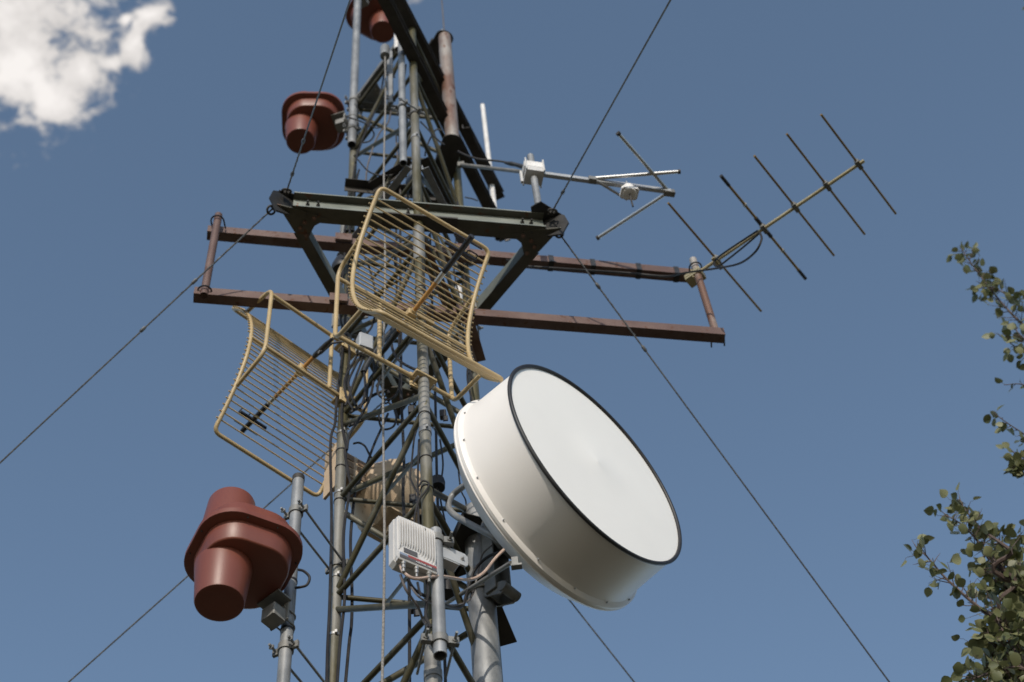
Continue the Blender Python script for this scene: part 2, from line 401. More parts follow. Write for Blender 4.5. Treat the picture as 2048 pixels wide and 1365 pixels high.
# clamp bands and clips seen on the legs
def bands(leg, pys, mt=CHROME, w=.014, extra=True, r=RL + .001):
    for py in pys:
        zz = legz(leg, py); b = MB(); b.band(on(leg, zz), Z, r, w)
        if extra: b.box(on(leg, zz) + V((.012, -r - .006, 0)), X * .005, Y * .004, Z * .008)
        b.build('clamp_band', mt, tower)
bands(LL_, (990, 1158, 1275, 870)); bands(LL_, (905, 938, 1005, 790, 650, 555), BLACK, .007, False); bands(LM_, (832, 980, 1090, 920), BLACK, .005, False)
bands(LM_, (865, 278), GALV, .03); bands(LM_, (508, 580, 590), BLACK, .006, False); bands(LR_, (590, 600, 740, 752), BLACK, .006, False); bands(LL_, (470, 482), BLACK, .010, False, RL + .012)
# small black cable clips under the horizontals beside the near leg
for px, py, yy in ((823, 822, 4.56), (886, 830, 4.6), (826, 1000, 4.56), (828, 1215, 4.56)):
    c_ = P(px, py, yy); b = MB(); b.box(c_, X * .016, Y * .014, Z * .026, .004); b.box(c_ + V((.012, -.012, -.05)), X * .012, Y * .004, Z * .018); b.build('cable_clip', BLACK, tower)

# ------------------------------------------------------------------ guy frame: a level triangle of beams
gf = thing('guy_mount', 'horizontal triangle of green-grey steel beams clamped round the mast', 'guy mount', ((fA + fB + fC) / 3))
dAB = (fB - fA).normalized(); nAB = dAB.cross(Z).normalized()
if nAB.y > 0: nAB = -nAB
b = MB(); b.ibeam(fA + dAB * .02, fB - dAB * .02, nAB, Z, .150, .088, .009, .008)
bo = sub(b.build('front_beam', GREENG, gf, 38, [GREENG, PLATE], [1 if i in (2, 6, 10) else 0 for i in range(14)]), gf)  # downward faces coloured darker: rust stain together with painted shade under the flanges
b = MB()
for t in (.455, .525, .07, .11, .90, .935):
    c_ = fA.lerp(fB, t) + nAB * .004; b.bolt(c_ + Z * .01, nAB, .011, .02).cut()
    b.bolt(c_ + Z * -.067, Z * -1, .010, .012).cut()
b.build('bolt', DARK, bo)
mb = MB(); mid = fA.lerp(fB, .485); mb.box(mid + V((.02, 0, -.075)) + nAB * .0, dAB * .19, nAB * .045, Z * .006); mb.build('saddle_plate', DARK, gf)
for p, q in ((fA, fC), (fB, fC)):
    d = (q - p).normalized(); n_ = d.cross(Z)
    if n_.xy.dot((p.xy + q.xy) / 2 - CEN) < 0: n_ = -n_
    b = MB(); b.channel(p + d * .12 - Z * .02 - n_ * .03, q - d * .07 - Z * .02 - n_ * .03, n_, Z, .095, .06, .007); b.build('side_arm', GREENG, gf, 38, [GREENG, PLATE], [1 if i == 2 else 0 for i in range(10)])  # arm underside gets the brown slot too, part rust stain, part painted shade
for p, o1, o2 in ((fA, fB, fC), (fB, fA, fC), (fC, fA, fB)):
    d1 = (o1 - p).normalized(); d2 = (o2 - p).normalized(); out_ = -(d1 + d2).normalized()
    for zz in (.075, -.075):
        b = MB(); s_ = .05
        sz = 1.0 if p is not fC else .75
        b.plate([p + out_ * .055 + Z * zz - d2 * .02, p + d1 * .12 * sz + out_ * .035 + Z * zz, p + d1 * .17 * sz - out_ * .03 + Z * zz, p + d1 * .10 + d2 * .07 + Z * zz, p + d2 * .16 * sz - out_ * .025 + Z * zz, p + d2 * .14 * sz + out_ * .04 + Z * zz], .009, Z)
        po = sub(b.build('gusset_plate', PLATE if zz < 0 else SOOT, gf), gf)
        b = MB()
        for t1, t2 in ((.12, .02), (.02, .09), (.03, .135), (.06, .05)): b.bolt(p + d1 * t1 * sz + d2 * t2 * sz + Z * (zz + (.005 if zz > 0 else -.005)), Z * (1 if zz > 0 else -1), .012, .01).cut()
        b.build('bolt', RUSTA, po)
    b = MB(); b.plate([p + out_ * .03 + Z * .11, p + out_ * .10 + Z * .05, p + out_ * .115 - Z * .04, p + out_ * .07 - Z * .13, p - out_ * .01 - Z * .09, p - out_ * .03 + Z * .09], .010)
    b.build('guy_lug', SOOT, gf)
for p, leg in ((fA.lerp(fC, .54), LL_), (fB.lerp(fC, .5), LR_)):
    q = on(leg, ZF); v_ = (p - q); v_.z = 0; d = v_.normalized() if v_.length > .001 else X; t_ = d.cross(Z)
    b = MB(); b.lathe([(-.09, RL + .001), (-.09, RL + .007), (.09, RL + .007), (.09, RL + .001)], q + V((0, 0, -.01)), Z, 20)
    b.plate([q + t_ * .10 + d * .045 + Z * .075, q - t_ * .10 + d * .045 + Z * .075, q - t_ * .10 + d * .045 - Z * .085, q + t_ * .10 + d * .045 - Z * .085], .008)
    for s_ in (-1, 1): b.bolt(q + t_ * .075 * s_ + d * .05, d, .012, .015)
    b.build('leg_clamp', GALVD, gf)

# ------------------------------------------------------------------ guy wires
def guy(p, q, label, grips=(), r=.0042):
    p, q = V(p), V(q); d = (q - p).normalized(); L_ = (q - p).length
    t = thing('guy_wire', label, 'guy wire', tuple(p), 'steel guy wires of the mast')
    a, bb = frame_of(d)
    n = int(L_ / .6); sag = .004 * L_
    MB().tube([p + d * (L_ * i / n) - Z * sag * 4 * (i / n) * (1 - i / n) * .25 for i in range(n + 1)], r, 6).build('strand', WIRE, t)
    b = MB(); b.tube([p + d * (.02 + .011 * i) + (a * math.cos(i * 1.1) + bb * math.sin(i * 1.1)) * r * .7 for i in range(60)], r * .62, 5); b.build('wrapped_grip', WIRE, t)
    b = MB(); b.ring(p + d * .01, a, .022, .006, 16); b.box(p - d * .015, a * .007, bb * .014, d * .016); b.build('shackle', DARK, t)
    for gdist in grips:
        b = MB(); b.tube([p + d * (gdist - .02), p + d * (gdist - .012), p + d * (gdist + .012), p + d * (gdist + .02)], [r * 1.2, r * 2.2, r * 2.2, r * 1.2], 8); b.build('crimp_sleeve', WIRE, t)
def lug(p, out_, zz=0.0): return p + out_ * .10 + Z * zz
oA = -((fB - fA).normalized() + (fC - fA).normalized()).normalized(); oB = -((fA - fB).normalized() + (fC - fB).normalized()).normalized(); oC = -((fB - fC).normalized() + (fA - fC).normalized()).normalized()
def through(p, px, py, hyp):       # ground point in the vertical plane seen through (px,py), hyp metres out
    a = proj(p); n_ = ray(*a).cross(ray(px, py))
    # point on z=0 with n.(x - eye) = 0 at distance hyp from the mast
    best = None
    dirv = V((0, 0, 1)).cross(n_); dirv.z = 0; dirv.normalize()
    p0 = V((0, 0, 0)); nxy = V((n_.x, n_.y)); k = n_.z * EYE.z
    p0 = V((nxy.x, nxy.y, 0)) * (k / nxy.dot(nxy))
    c2 = V((CEN.x, CEN.y, 0)); t0 = (c2 - p0).dot(dirv); dd = (p0 + dirv * t0 - c2).length; h = math.sqrt(max(0, hyp * hyp - dd * dd))
    return p0 + dirv * (t0 + h), p0 + dirv * (t0 - h)
pA1 = PZ(573, 384, 9.08); pA2 = PZ(545, 418, 9.02); pB1 = PZ(1104, 424, 9.08); pB2 = PZ(1116, 464, 9.0)
pC1 = fC + oC * .1
def pick(pp, want): return max(pp, key=lambda q: V((q.x, q.y)).dot(V(want)))
guy(pA1, pick(through(pA1, 700, 0, 12), (.2, -1)), 'guy wire rising from the left corner of the guy frame across the small red shroud', (.22, .6))
guy(pB1, pick(through(pB1, 1340, 0, 12), (.2, -1)), 'guy wire rising from the right corner of the guy frame over the open sky', (.25,))
guy(pA2, pick(through(pA2, 0, 925, 12), (-1, .3)), 'guy wire falling to the left edge from the left corner of the guy frame', (.55, .9))
guy(pB2, pick(through(pB2, 1780, 1365, 12), (.5, 1)), 'guy wire falling in front of open sky right of the white dish', (.35, .75))
pCl = PZ(775, 797, 9.0); pCr = PZ(822, 800, 9.0)
guy(pCl, pick(through(pCl, 135, 1365, 12), (-1, .3)), 'guy wire passing behind the left grid antenna and the big red shroud', (.4,))
guy(pCr, pick(through(pCr, 1270, 1365, 12), (.5, 1)), 'guy wire emerging from behind the underside of the white dish', (.4,))

# ------------------------------------------------------------------ brown side arm with two rails and two pipes
ba = thing('side_arm', 'brown steel frame of two long level rails joined by a pipe at each end', 'antenna mount', (CEN.x, CEN.y + .1, 9.0))
UPZ, LOZ = 9.78, 8.86
def rail_line(p1, p2, z): return PZ(*p1, z), PZ(*p2, z)
pipe_pts = {}
UPa, UPb = rail_line((415, 465), (1400, 553), 9.47)
LOa, LOb = rail_line((388, 589), (1447, 671), 8.735)
for a, b_ in ((UPa, UPb), (LOa, LOb)):
    d = (b_ - a).normalized(); n_ = d.cross(Z)
    if n_.y > 0: n_ = -n_
    mb = MB(); mb.channel(a - n_ * .03, b_ - n_ * .03, n_, Z, .064, .052, .006)
    mb.box((a + b_) / 2 + n_ * .0225, d * ((b_ - a).length / 2), n_ * .003, Z * .0318)
    ro = mb.build('rail', BROWN, ba)
for p1, p2, t_, op in (((437, 431), (407, 592), .042, False), ((1386, 520), (1438, 676), .042, True)):
    yy = (UPa.y if p1[0] < 1000 else UPb.y) - .06
    top = P(*p1, yy); bot = P(*p2, yy)
    bot = V((top.x, top.y, bot.z))
    mb = MB(); mb.pipe(bot, top, .021, .004)
    po = sub(mb.build('end_pipe', BROWN if p1[0] < 1000 else RUSTP, ba), ba)
    mb = MB()
    for zz in (UPa.z, LOa.z): mb.ubolt(V((top.x, top.y, zz)), (0, 1, 0), Z, .034, .0045, .05).cut()
    mb.build('u_bolt', BLACK, po)
b = MB(); d = (UPb - UPa).normalized(); n_ = d.cross(Z); n_ = -n_ if n_.y > 0 else n_
for px in (1083, 1168, 1262, 1340):
    t = (px - 415) / 985; t = t + .01; c_ = UPa.lerp(UPb, t)
    b.box(c_ - n_ * .002, d * .014, n_ * .031, Z * .036).cut()
c_ = UPa.lerp(UPb, .685); b.plate([c_ + n_ * .03 - Z * .03, c_ + n_ * .034 - Z * .03 + d * .02, c_ + n_ * .05 - Z * .075 + d * .03, c_ + n_ * .05 - Z * .07 + d * .015], .003)
b.build('tape_wrap', TAPE, ba)
for leg in (LL_, LR_):
    for a, b_ in ((UPa, UPb), (LOa, LOb)):
        d = (b_ - a).normalized(); t = (leg.x - a.x) / (b_.x - a.x); c_ = a.lerp(b_, t)
        mb = MB(); mb.box(V((c_.x, c_.y - .045, c_.z)), d * .045, d.cross(Z) * .008, Z * .034); mb.build('clamp_plate', BROWN, ba)

# ------------------------------------------------------------------ dark upper side arm
ua = thing('upper_side_arm', 'pair of dark steel channels crossing the top of the mast from behind the white whip', 'antenna mount', (-.2, 4.4, 11.3))
for z, a_, b_ in ((11.05, (737, -70), (1010, 474)), (11.60, (763, -70), (1001, 392))):
    p, q = PZ(*a_, z), PZ(*b_, z); d = (q - p).normalized(); n_ = d.cross(Z)
    if n_.x < 0: n_ = -n_
    MB().channel(p - n_ * .04, q - n_ * .04, n_, Z, .085, .07, .007).build('rail', DARK, ua)
p, q = PZ(846, 316, 10.55), PZ(905, 430, 10.55); d = (q - p).normalized(); n_ = d.cross(Z)
MB().channel(p - Z * .02, q - Z * .02, Z, n_, .088, .045, .006).build('rail', DARK, ua)
p, q = PZ(915, 258, 11.05), PZ(933, 304, 11.05)
MB().angle(p + X * .03, q + X * .03, Z, X, .05, .05, .005).build('rail', DARK, ua)

# ------------------------------------------------------------------ rusty pipe with flat arms, and its whip
rz0 = 10.72; rb = PZ(905, 283, rz0); rx = V((rb.x, rb.y))
rt = rz0 + 1.0
for _ in range(40):
    rt += .05
    if proj(V((rx.x, rx.y, rt)))[1] < 76: break
rp = thing('rusty_mast_pipe', 'thick rusty pipe mast held by two dark flat arms beside the mast top', 'mast', (rx.x, rx.y, rz0))
MB().cyl(V((rx.x, rx.y, rz0)), V((rx.x, rx.y, rt)), .0435, n=24).build('pipe', RUSTP, rp)
for z_, q_ in ((rz0 - .004, PZ(866, 418, rz0)), (rt + .004, PZ(836, 168, rt))):
    c_ = V((rx.x, rx.y, z_)); d = (q_ - c_); d.z = 0; L_ = d.length; d.normalize(); n_ = d.cross(Z); w = .064
    b = MB(); poly = [(w * math.sin(t), -w * math.cos(t)) for t in [PI * i / 12 for i in range(13)]]
    pts = [c_ - d * x * .75 + n_ * y for x, y in poly] + [c_ + d * L_ + n_ * w, c_ + d * L_ - n_ * w]
    b.plate(pts, .008, Z)
    for s_ in (-1, 1): b.plate([c_ + d * .06 + n_ * w * s_, c_ + d * L_ + n_ * w * s_, c_ + d * L_ + n_ * w * s_ + Z * .04, c_ + d * .06 + n_ * w * s_ + Z * .04], .007)
    b.build('flat_arm', DARK, rp)
wb = V((rx.x - .012, rx.y, rt))
wt = thing('whip_antenna', 'thin pale whip antenna standing on the rusty pipe mast', 'antenna', tuple(wb))
MB().cyl(wb + Z * .01, wb + Z * .13, .011, n=12).build('base_ferrule', ALU, wt)
MB().tube([wb + V((.012, 0, .05)), wb + V((.012, 0, 2.4))], [.005, .0025], 8).build('rod', GCABLE, wt)

# ------------------------------------------------------------------ white fibreglass whips
def fibre(p_top, p_bot, yy, r, label, metal=True, mt=WFIB):
    a = P(*p_top, yy); b_ = P(*p_bot, yy); b_ = V((a.x, a.y, b_.z))
    t = thing('fibreglass_antenna', label, 'antenna', tuple(b_), 'white stick antennas')
    L_ = a.z - b_.z
    MB().tube([b_ + Z * L_ * .12, a - Z * .01, a], [r, r * .92, r * .45], 14).build('radome_tube', mt, t)
    MB().pipe(b_, b_ + Z * L_ * .13, r * 1.12, .003).build('metal_ferrule', GALV, t)
    return a, b_
wa, wb2 = fibre((965, 210), (988, 478), 5.16, .018, 'long white stick antenna clamped to the ends of the dark upper channels')
b = MB()
for zz in (11.05, 11.6): b.ubolt(V((wa.x, wa.y, zz - .02)), (0, 1, 0), Z, .026, .004, .07)
tag(b.build('u_bolt_clamp', GALVD), 'pair of round clamps holding the long white stick antenna to dark channels', 'clamp')
fibre((917, 572), (926, 700), 4.52, .019, 'short white stick antenna half hidden behind the central grid antenna')
# grey stub antenna with a bell foot left of the left leg
yy = 4.52; a = P(690, 436, yy); b_ = P(684, 535, yy); b_ = V((a.x, a.y, b_.z))
t = thing('stub_antenna', 'grey cylinder antenna with a black bell foot left of the mast', 'antenna', tuple(b_))
MB().cyl(b_, a, .026, n=20).build('body', GALVD, t)
b = MB(); b.lathe([(.12, .028), (.10, .045), (.03, .062), (-.02, .066), (-.03, .060), (-.03, .02)], b_ - Z * .03, Z, 28); b.build('bell_foot', BLACK, t)
b = MB(); b.ring(b_ + Z * .12, Z, .031, .006); b.box(b_ + V((.03, 0, .12)), X * .03, Y * .008, Z * .01); b.build('clamp', DARK, t)

# ------------------------------------------------------------------ grid antennas
GW, GH, GD = .305, .53, .21
def par(z): return GD * (z / GH) ** 2
def make_grid():
    t = thing('grid_antenna', 'tan wire grid dish antenna on the near leg with its feed rod pointing out', 'antenna', (0, 0, 0), 'tan grid dish antennas')
    zs = [-GH + 2 * GH * i / 22 for i in range(23)]
    left = [V((GW, par(z), z)) for z in zs]; right = [V((-GW, par(z), z)) for z in reversed(zs)]
    loop = left[:-1] + fillet([left[-2], left[-1] + (left[-1] - left[-2]) * .3, right[0] + (right[0] - right[1]) * .3, right[1]], .075, 6)[1:-1] + right[1:-1]
    tail = fillet([right[-2], right[-1] + (right[-1] - right[-2]) * .3, left[0] + (left[0] - left[1]) * .3, left[1]], .075, 6)[1:-1]
    loop = loop[1:] + tail
    MB().tube(loop, .0105, 10, closed=True).build('rim_tube', TAN, t)
    b = MB(); n = 33
    for i in range(n):
        z = -GH * .93 + 2 * GH * .93 * i / (n - 1)
        if abs(z) < .012: continue
        b.tube([V((-GW - .022, par(z) - .002, z)), V((GW + .022, par(z) - .002, z))], .0038, 6)
    b.build('wire_grid', TAN, t)
    b = MB(); b.cyl(V((-GW, -.006, -.012)), V((GW, -.006, -.012)), .0095); b.build('centre_bar', TAN, t)
    BY = -.135; BZ = .33
    for s_ in (-1, 1):
        x = s_ * GW * .985
        pts = fillet([V((x, par(BZ) - .005, BZ)), V((x, BY, BZ - .04)), V((x, BY, -BZ + .04)), V((x, par(BZ) - .005, -BZ))], .07, 7)
        MB().tube(pts, .0105, 10).build('back_tube', TAN, t)
    for z in (BZ - .10, -BZ + .085): MB().cyl(V((-GW, BY, z)), V((GW, BY, z)), .0105).build('back_bar', TAN, t)
    MB().cyl(V((.075, BY - .004, -BZ + .085)), V((.075, BY - .004, BZ - .10)), .0105).build('back_post', TAN, t)
    b = MB(); b.box(V((0, -.004, 0)), X * .022, Y * .022, Z * .02, .004); b.cyl(V((0, -.02, 0)), V((0, .03, 0)), .015); b.build('feed_hub', TAN, t)
    f = MB().cyl(V((0, -.19, 0)), V((0, .20, 0)), .0105).build('feed_rod', ORANGE, t); f['base'] = (0, 0, 0)
    MB().tube([V((0, -.10, 0)), V((0, -.115, 0)), V((0, -.20, -.004)), V((0, -.25, -.012))], [.0112, .014, .013, .008], 10).build('tape_wrap', TAPE, f)
    MB().cyl(V((0, .20, 0)), V((0, .26, 0)), .0125).build('chrome_collar', CHROME, f)
    b = MB(); b.cyl(V((0, .26, 0)), V((0, .475, 0)), .0135); b.build('feed_sleeve', BLACK, f)
    b = MB(); b.box(V((0, .385, 0)), X * .082, Y * .005, Z * .007, .002); b.box(V((0, .445, 0)), X * .072, Y * .003, Z * .005, .001)
    b.tube(fillet([V((-.08, .365, .012)), V((-.08, .405, .012)), V((-.03, .405, .012)), V((-.03, .365, .012))], .01, 3, True), .003, 6, closed=True); b.build('dipole_bar', BLACK, f)
    return t
g1 = make_grid()
C1 = P(822, 630, 3.8)
def place_grid(t, c, bdir):
    t.location = c; t.rotation_euler = (0, 0, math.atan2(-bdir.x, bdir.y)); t['base'] = tuple(c)
place_grid(g1, C1, V((.657, -.754, 0)))
g2 = copy_tree(g1); g2['label'] = 'tan wire grid dish antenna on the left leg seen from behind'
C2 = PZ(602, 741, 8.40)
place_grid(g2, C2, V((-.738, .675, 0)))
def grid_bracket(tree, leg, loc, bdir, zoff):
    # clamp block joining a back bar to a tower leg, in world coordinates carried by the antenna
    q = on(leg, loc.z + zoff)
    inv = (Matrix.Translation(loc) @ Matrix.Rotation(math.atan2(-bdir.x, bdir.y), 4, 'Z')).inverted()
    lp = inv @ q; tx = lp.x; py0 = -.135
    b = MB(); yl = lp.y
    b.box(V((tx, (py0 + yl) / 2 + .01, zoff)), X * .055, Y * (abs(py0 - yl) / 2 + .02), Z * .007, .004)
    b.box(V((tx, py0 - .014, zoff)), X * .055, Y * .005, Z * .05, .006)
    o = b.build('leg_bracket', TAN, None); o.location = o.location; o.parent = tree
    bb = MB()
    for s1 in (-1, 1):
        for s2 in (-1, 1): bb.cyl(V((tx + s1 * .042, py0 + .035, zoff + s2 * .034)), V((tx + s1 * .042, yl - .045, zoff + s2 * .034)), .0045, n=6)
        bb.ubolt(V((tx + s1 * .03, py0, zoff)), (0, -1, 0), X, .014, .003, .03)
    bo_ = bb.build('bolt', CHROME, None); bo_.parent = o; bo_.location = bo_.location - o.location
for tree, leg, c_, bd in ((g1, LM_, C1, V((.657, -.754, 0))), (g2, LL_, C2, V((-.738, .675, 0)))):
    for zo in (.23, -.245): grid_bracket(tree, leg, c_, bd, zo)

# ------------------------------------------------------------------ big white drum dish
DN = V((.77, -.638, 0)).normalized(); DR = .492
DC = P(1193, 925, 4.05)
dish = thing('drum_dish_antenna', 'big white drum dish antenna with a black rim round its flat face', 'dish antenna', tuple(DC - DN * .5))
b = MB(); b.lathe([(-.012, DR - .006), (-.004, DR - .004), (.0, DR * .8), (.003, DR * .4), (.006, .02), (.0085, .004), (.0085, 0)], DC, DN, 96); b.build('radome', RADOME, dish, 50)
b = MB(); b.ring(DC, DN, DR + .001, .0085, 96, 10)
b.build('rim_gasket', BLACK, dish)
b = MB(); b.lathe([(-.004, DR - .012), (-.010, DR), (-.225, DR + .008), (-.248, DR + .014), (-.256, DR + .024), (-.263, DR + .030), (-.275, DR + .030), (-.279, DR + .018)], DC, DN, 128)
so = sub(b.build('shroud', WHITE, dish, 30), dish)
b = MB()
x_, y_ = frame_of(DN)
for i in range(16):
    a_ = 2 * PI * (i + .3) / 16; c_ = DC - DN * .250 + (x_ * math.cos(a_) + y_ * math.sin(a_)) * (DR + .019)
    b.bolt(c_, DN, .004, .005).cut()
b.build('rivet', PGREY, so)
b = MB(); b.lathe([(-.277, DR + .026), (-.285, DR + .030), (-.295, DR + .024), (-.36, DR * .88), (-.41, DR * .66), (-.445, DR * .42), (-.46, .14), (-.46, 0)], DC, DN, 96)
b.build('reflector', WHITE, dish, 30)
b = MB(); b.lathe([(-.45, .16), (-.51, .15), (-.54, .10), (-.58, .06), (-.58, 0)], DC, DN, 32); b.build('hub', GALVD, dish)
b = MB(); c_ = P(1026, 1127, 3.98); b.box(c_ + DN * .01, X * .012, Y * .006, Z * .022); b.box(c_ + V((.012, 0, -.02)), X * .02, Y * .012, Z * .005); b.build('strut_lug', GALVD, dish)
b = MB(); b.tube(spline([P(960, 955, 4.05), P(935, 968, 4.12), P(908, 988, 4.18), P(897, 1008, 4.18), P(905, 1027, 4.17), P(940, 1049, 4.12), P(985, 1072, 4.10), P(1012, 1090, 4.14)], 6), .0135, 12); b.build('bent_strut', GALV, dish)
b = MB(); b.cyl(P(1022, 1126, 3.98), P(885, 1212, 4.35), .0085, n=10); b.build('stay_rod', GALVD, dish)

# its pole and the dark angles carrying it
PY = 4.42
pt_ = P(951, 1024, PY); dp = thing('dish_pole', 'thick galvanised pipe standing behind the white drum dish', 'pole', (pt_.x, pt_.y, 4.6))
MB().pipe(V((pt_.x, pt_.y, 4.6)), pt_, .056, .006, 28).build('pipe', GALV, dp)
pax = V((pt_.x, pt_.y))
def onp(py): return V((pax.x, pax.y, legz(pax, py)))
b = MB()
for py in (1085, 1195): b.ubolt(onp(py), (.8, -.1, 0), Z, .061, .005, .07).cut()
b.build('u_bolt', CHROME, dp)
cb = thing('dish_bracket', 'cast grey channel bracket between the galvanised pipe and the drum dish', 'bracket', tuple(onp(1150)))
d_ = V((.80, -.60, 0)); n_ = d_.cross(Z)
b = MB(); z0, z1 = onp(1218).z, onp(1085).z; c0 = V((pax.x, pax.y, z0)); c1 = V((pax.x, pax.y, z1))
b.channel(c0 + d_ * .062, c1 + d_ * .062, d_, n_, .10, .055, .007); b.build('channel', GALVD, cb)
b = MB()
for s_ in (-1, 1):
    b.plate([c0 + d_ * .03 + n_ * .035 * s_ + Z * .06, c0 + d_ * .145 + n_ * .035 * s_ + Z * .02, c0 + d_ * .165 + n_ * .035 * s_ - Z * .03, c0 + d_ * .13 + n_ * .035 * s_ - Z * .045, c0 + d_ * .05 + n_ * .035 * s_ - Z * .0], .007)
b.cyl(c0 + d_ * .145 + n_ * .045 - Z * .015, c0 + d_ * .145 - n_ * .045 - Z * .015, .022, n=16)
b.bolt(c0 + d_ * .11 - n_ * .04 + Z * .02, -n_, .010, .016); b.build('pivot_foot', GALVD, cb)
for px0, px1, zz, w_, nm, lb in (((856, 1024), (925, 1150), None, .095, 0, 'dark angle iron reaching from the near leg behind the grey finned radio'), ((946, 1030), (885, 1160), None, .095, 1, 'dark angle iron leaning against the top of the thick galvanised pipe'), ((955, 1150), (1014, 1288), None, .085, 2, 'dark angle iron sticking out right of the thick galvanised pipe')):
    zc = P(905, 1092, 4.42).z if nm < 2 else P(1000, 1250, 4.60).z
    p, q = PZ(*px0, zc), PZ(*px1, zc); d = (q - p).normalized(); n2 = d.cross(Z)
    b = MB(); b.angle(p - n2 * w_ / 2, q - n2 * w_ / 2, n2, Z * -1, w_, .055, .006)
    tag(b.build('angle_iron', DARK), lb, 'steel bracket', 'dark angle irons of the dish mount')

# ------------------------------------------------------------------ radio unit on its pole
rpy = 3.86
ra = P(871, 1063, rpy); rbz = legz(V((ra.x, ra.y)), 1312)
rpole = thing('radio_pole', 'short galvanised pipe with an open lower end carrying the grey finned radio', 'pole', (ra.x, ra.y, rbz))
MB().pipe(V((ra.x, ra.y, rbz)), ra, .0235, .004, 20).build('pipe', GALV, rpole)
rax = V((ra.x, ra.y))
for py in (1082, 1283):
    c_ = V((ra.x, ra.y, legz(rax, py))); b = MB(); dm = (V((LM_.x, LM_.y, 0)) - V((ra.x, ra.y, 0))).normalized(); tt = dm.cross(Z)
    b.lathe([(-.016, .024), (-.016, .030), (.016, .030), (.016, .024)], c_, Z, 20)
    for s_ in (-1, 1):
        b.box(c_ + tt * .046 * s_ + dm * -.004, tt * .020, dm * .010, Z * .016, .003)
        b.cyl(c_ + tt * .05 * s_ - dm * .05, c_ + tt * .05 * s_ + dm * .16, .005, n=8)
        b.bolt(c_ + tt * .05 * s_ - dm * .012, -dm, .011, .012)
    cm = on(LM_, c_.z - .03)
    b.lathe([(-.02, RL + .001), (-.02, RL + .008), (.02, RL + .008), (.02, RL + .001)], cm, Z, 20)
    b.build('pipe_clamp', GALVD, rpole)
# radio local frame: ux to the right along its face, n out of the face
tl, tr = P(795, 1034, 3.80), P(851, 1053, 3.86)
ru = V((.80, .60, 0)).normalized()
RC = P(829, 1094, 3.79)
rn = V((ru.y, -ru.x, 0)); w2, h2, t2 = .084, .126, .022
rr = thing('radio_unit', 'pale grey finned radio box with cable connectors beside the drum dish pole', 'radio unit', tuple(RC))
b = MB(); b.box(RC - rn * .022, ru * w2, Z * h2, rn * .016, .014); b.build('rear_cover', GREYB, rr)
b = MB(); b.box(RC + rn * .004, ru * (w2 - .004), Z * (h2 - .004), rn * .009, .014); ho = sub(b.build('housing', GREYB, rr), rr)
b = MB(); nf = 15
for i in range(nf):
    x = -w2 + .012 + (2 * w2 - .024) * i / (nf - 1)
    t = abs((i - 2) / 12) if i > 2 else 0
    zb = -.046 - .030 * max(0, (i - 5) / (nf - 6)) ** 1.5 if i > 5 else (-.046 if i > 1 else -.066)
    c_ = RC + ru * x
    pts = []
    for k in range(9):
        z = h2 - .008 + (zb - h2 + .008) * k / 8; hgt = .012 * math.sin(min(1, (k + .6) / 3.5) * PI / 2) * (1 if k < 8 else .2)
        pts.append(c_ + Z * z + rn * (.012 + hgt))
    pts += [c_ + Z * zb + rn * .010, c_ + Z * (h2 - .008) + rn * .010]
    b.plate(pts, .0042, ru)
b.build('cooling_fins', GREYB, ho)
b = MB()
prof = [(-.078, .010), (-.084, .019), (-.090, .021), (-.122, .022), (-.126, .019), (-.126, .0)]
pts = [RC - ru * (w2 - .006) + Z * z + rn * t for z, t in prof] + [RC - ru * (w2 - .006) + Z * -.078]
b.plate([p + ru * (w2 - .006) for p in pts], 2 * (w2 - .006), ru); b.build('connector_block', GREYB, ho)
f0 = RC + rn * .0405 + Z * -.1
def strip(x0, x1, z0, z1, mt, nm, k=.0015, par_=None):
    def pt(x, z):
        t = (z + .122) / .032; off = .022 + (-.001) * max(0, min(1, t))
        return RC + ru * x + Z * z + rn * (off + k)
    bb = MB(); bb.plate([pt(x0, z0), pt(x1, z0), pt(x1, z1), pt(x0, z1)], .001); return bb.build(nm, mt, par_ or rr)
strip(-.074, .076, -.120, -.103, LBLK, 'label'); strip(-.040, .076, -.103, -.091, LRED, 'label'); strip(-.074, -.040, -.103, -.091, LBLUE, 'label')
b = MB(); b.plate([RC + ru * x + Z * z + rn * .0195 for x, z in ((-.055, -.079), (.0, -.079), (.0, -.055), (-.055, -.055))], .002); b.build('type_plate', LBLK, rr)
b = MB(); b.box(RC + ru * -.028 + Z * -.066 + rn * .013, ru * .034, Z * .018, rn * .005, .004); b.build('plate_boss', GREYB, rr)
# lettering on the dark band
def text(body, size, loc, ux, uy, nrm, mt, name, parent, ext=.0004):
    cu = bpy.data.curves.new(name, 'FONT'); cu.body = body; cu.size = size; cu.extrude = ext; cu.align_x = 'CENTER'; cu.align_y = 'CENTER'
    o = bpy.data.objects.new(name, cu); COL.objects.link(o)
    mw = Matrix.Identity(4)
    for i in range(3): mw[i][0], mw[i][1], mw[i][2], mw[i][3] = ux[i], uy[i], nrm[i], loc[i]
    bpy.context.view_layer.update()
    me = bpy.data.meshes.new_from_object(o.evaluated_get(bpy.context.evaluated_depsgraph_get())); bpy.data.objects.remove(o)
    me.materials.clear(); me.materials.append(mt)
    me.transform(Matrix.Translation(-V(parent['base'])) @ mw)
    o2 = bpy.data.objects.new(name, me); COL.objects.link(o2); o2.parent = parent; return o2
text('AIRPAIR 100', .012, RC + ru * .022 + Z * -.1115 + rn * .0242, ru, Z, rn, LTXT, 'lettering', rr)
text('~ ~ ~', .010, RC + ru * -.028 + Z * -.041 + rn * .0385, ru, Z, rn, LTXT, 'lettering', rr) if False else None
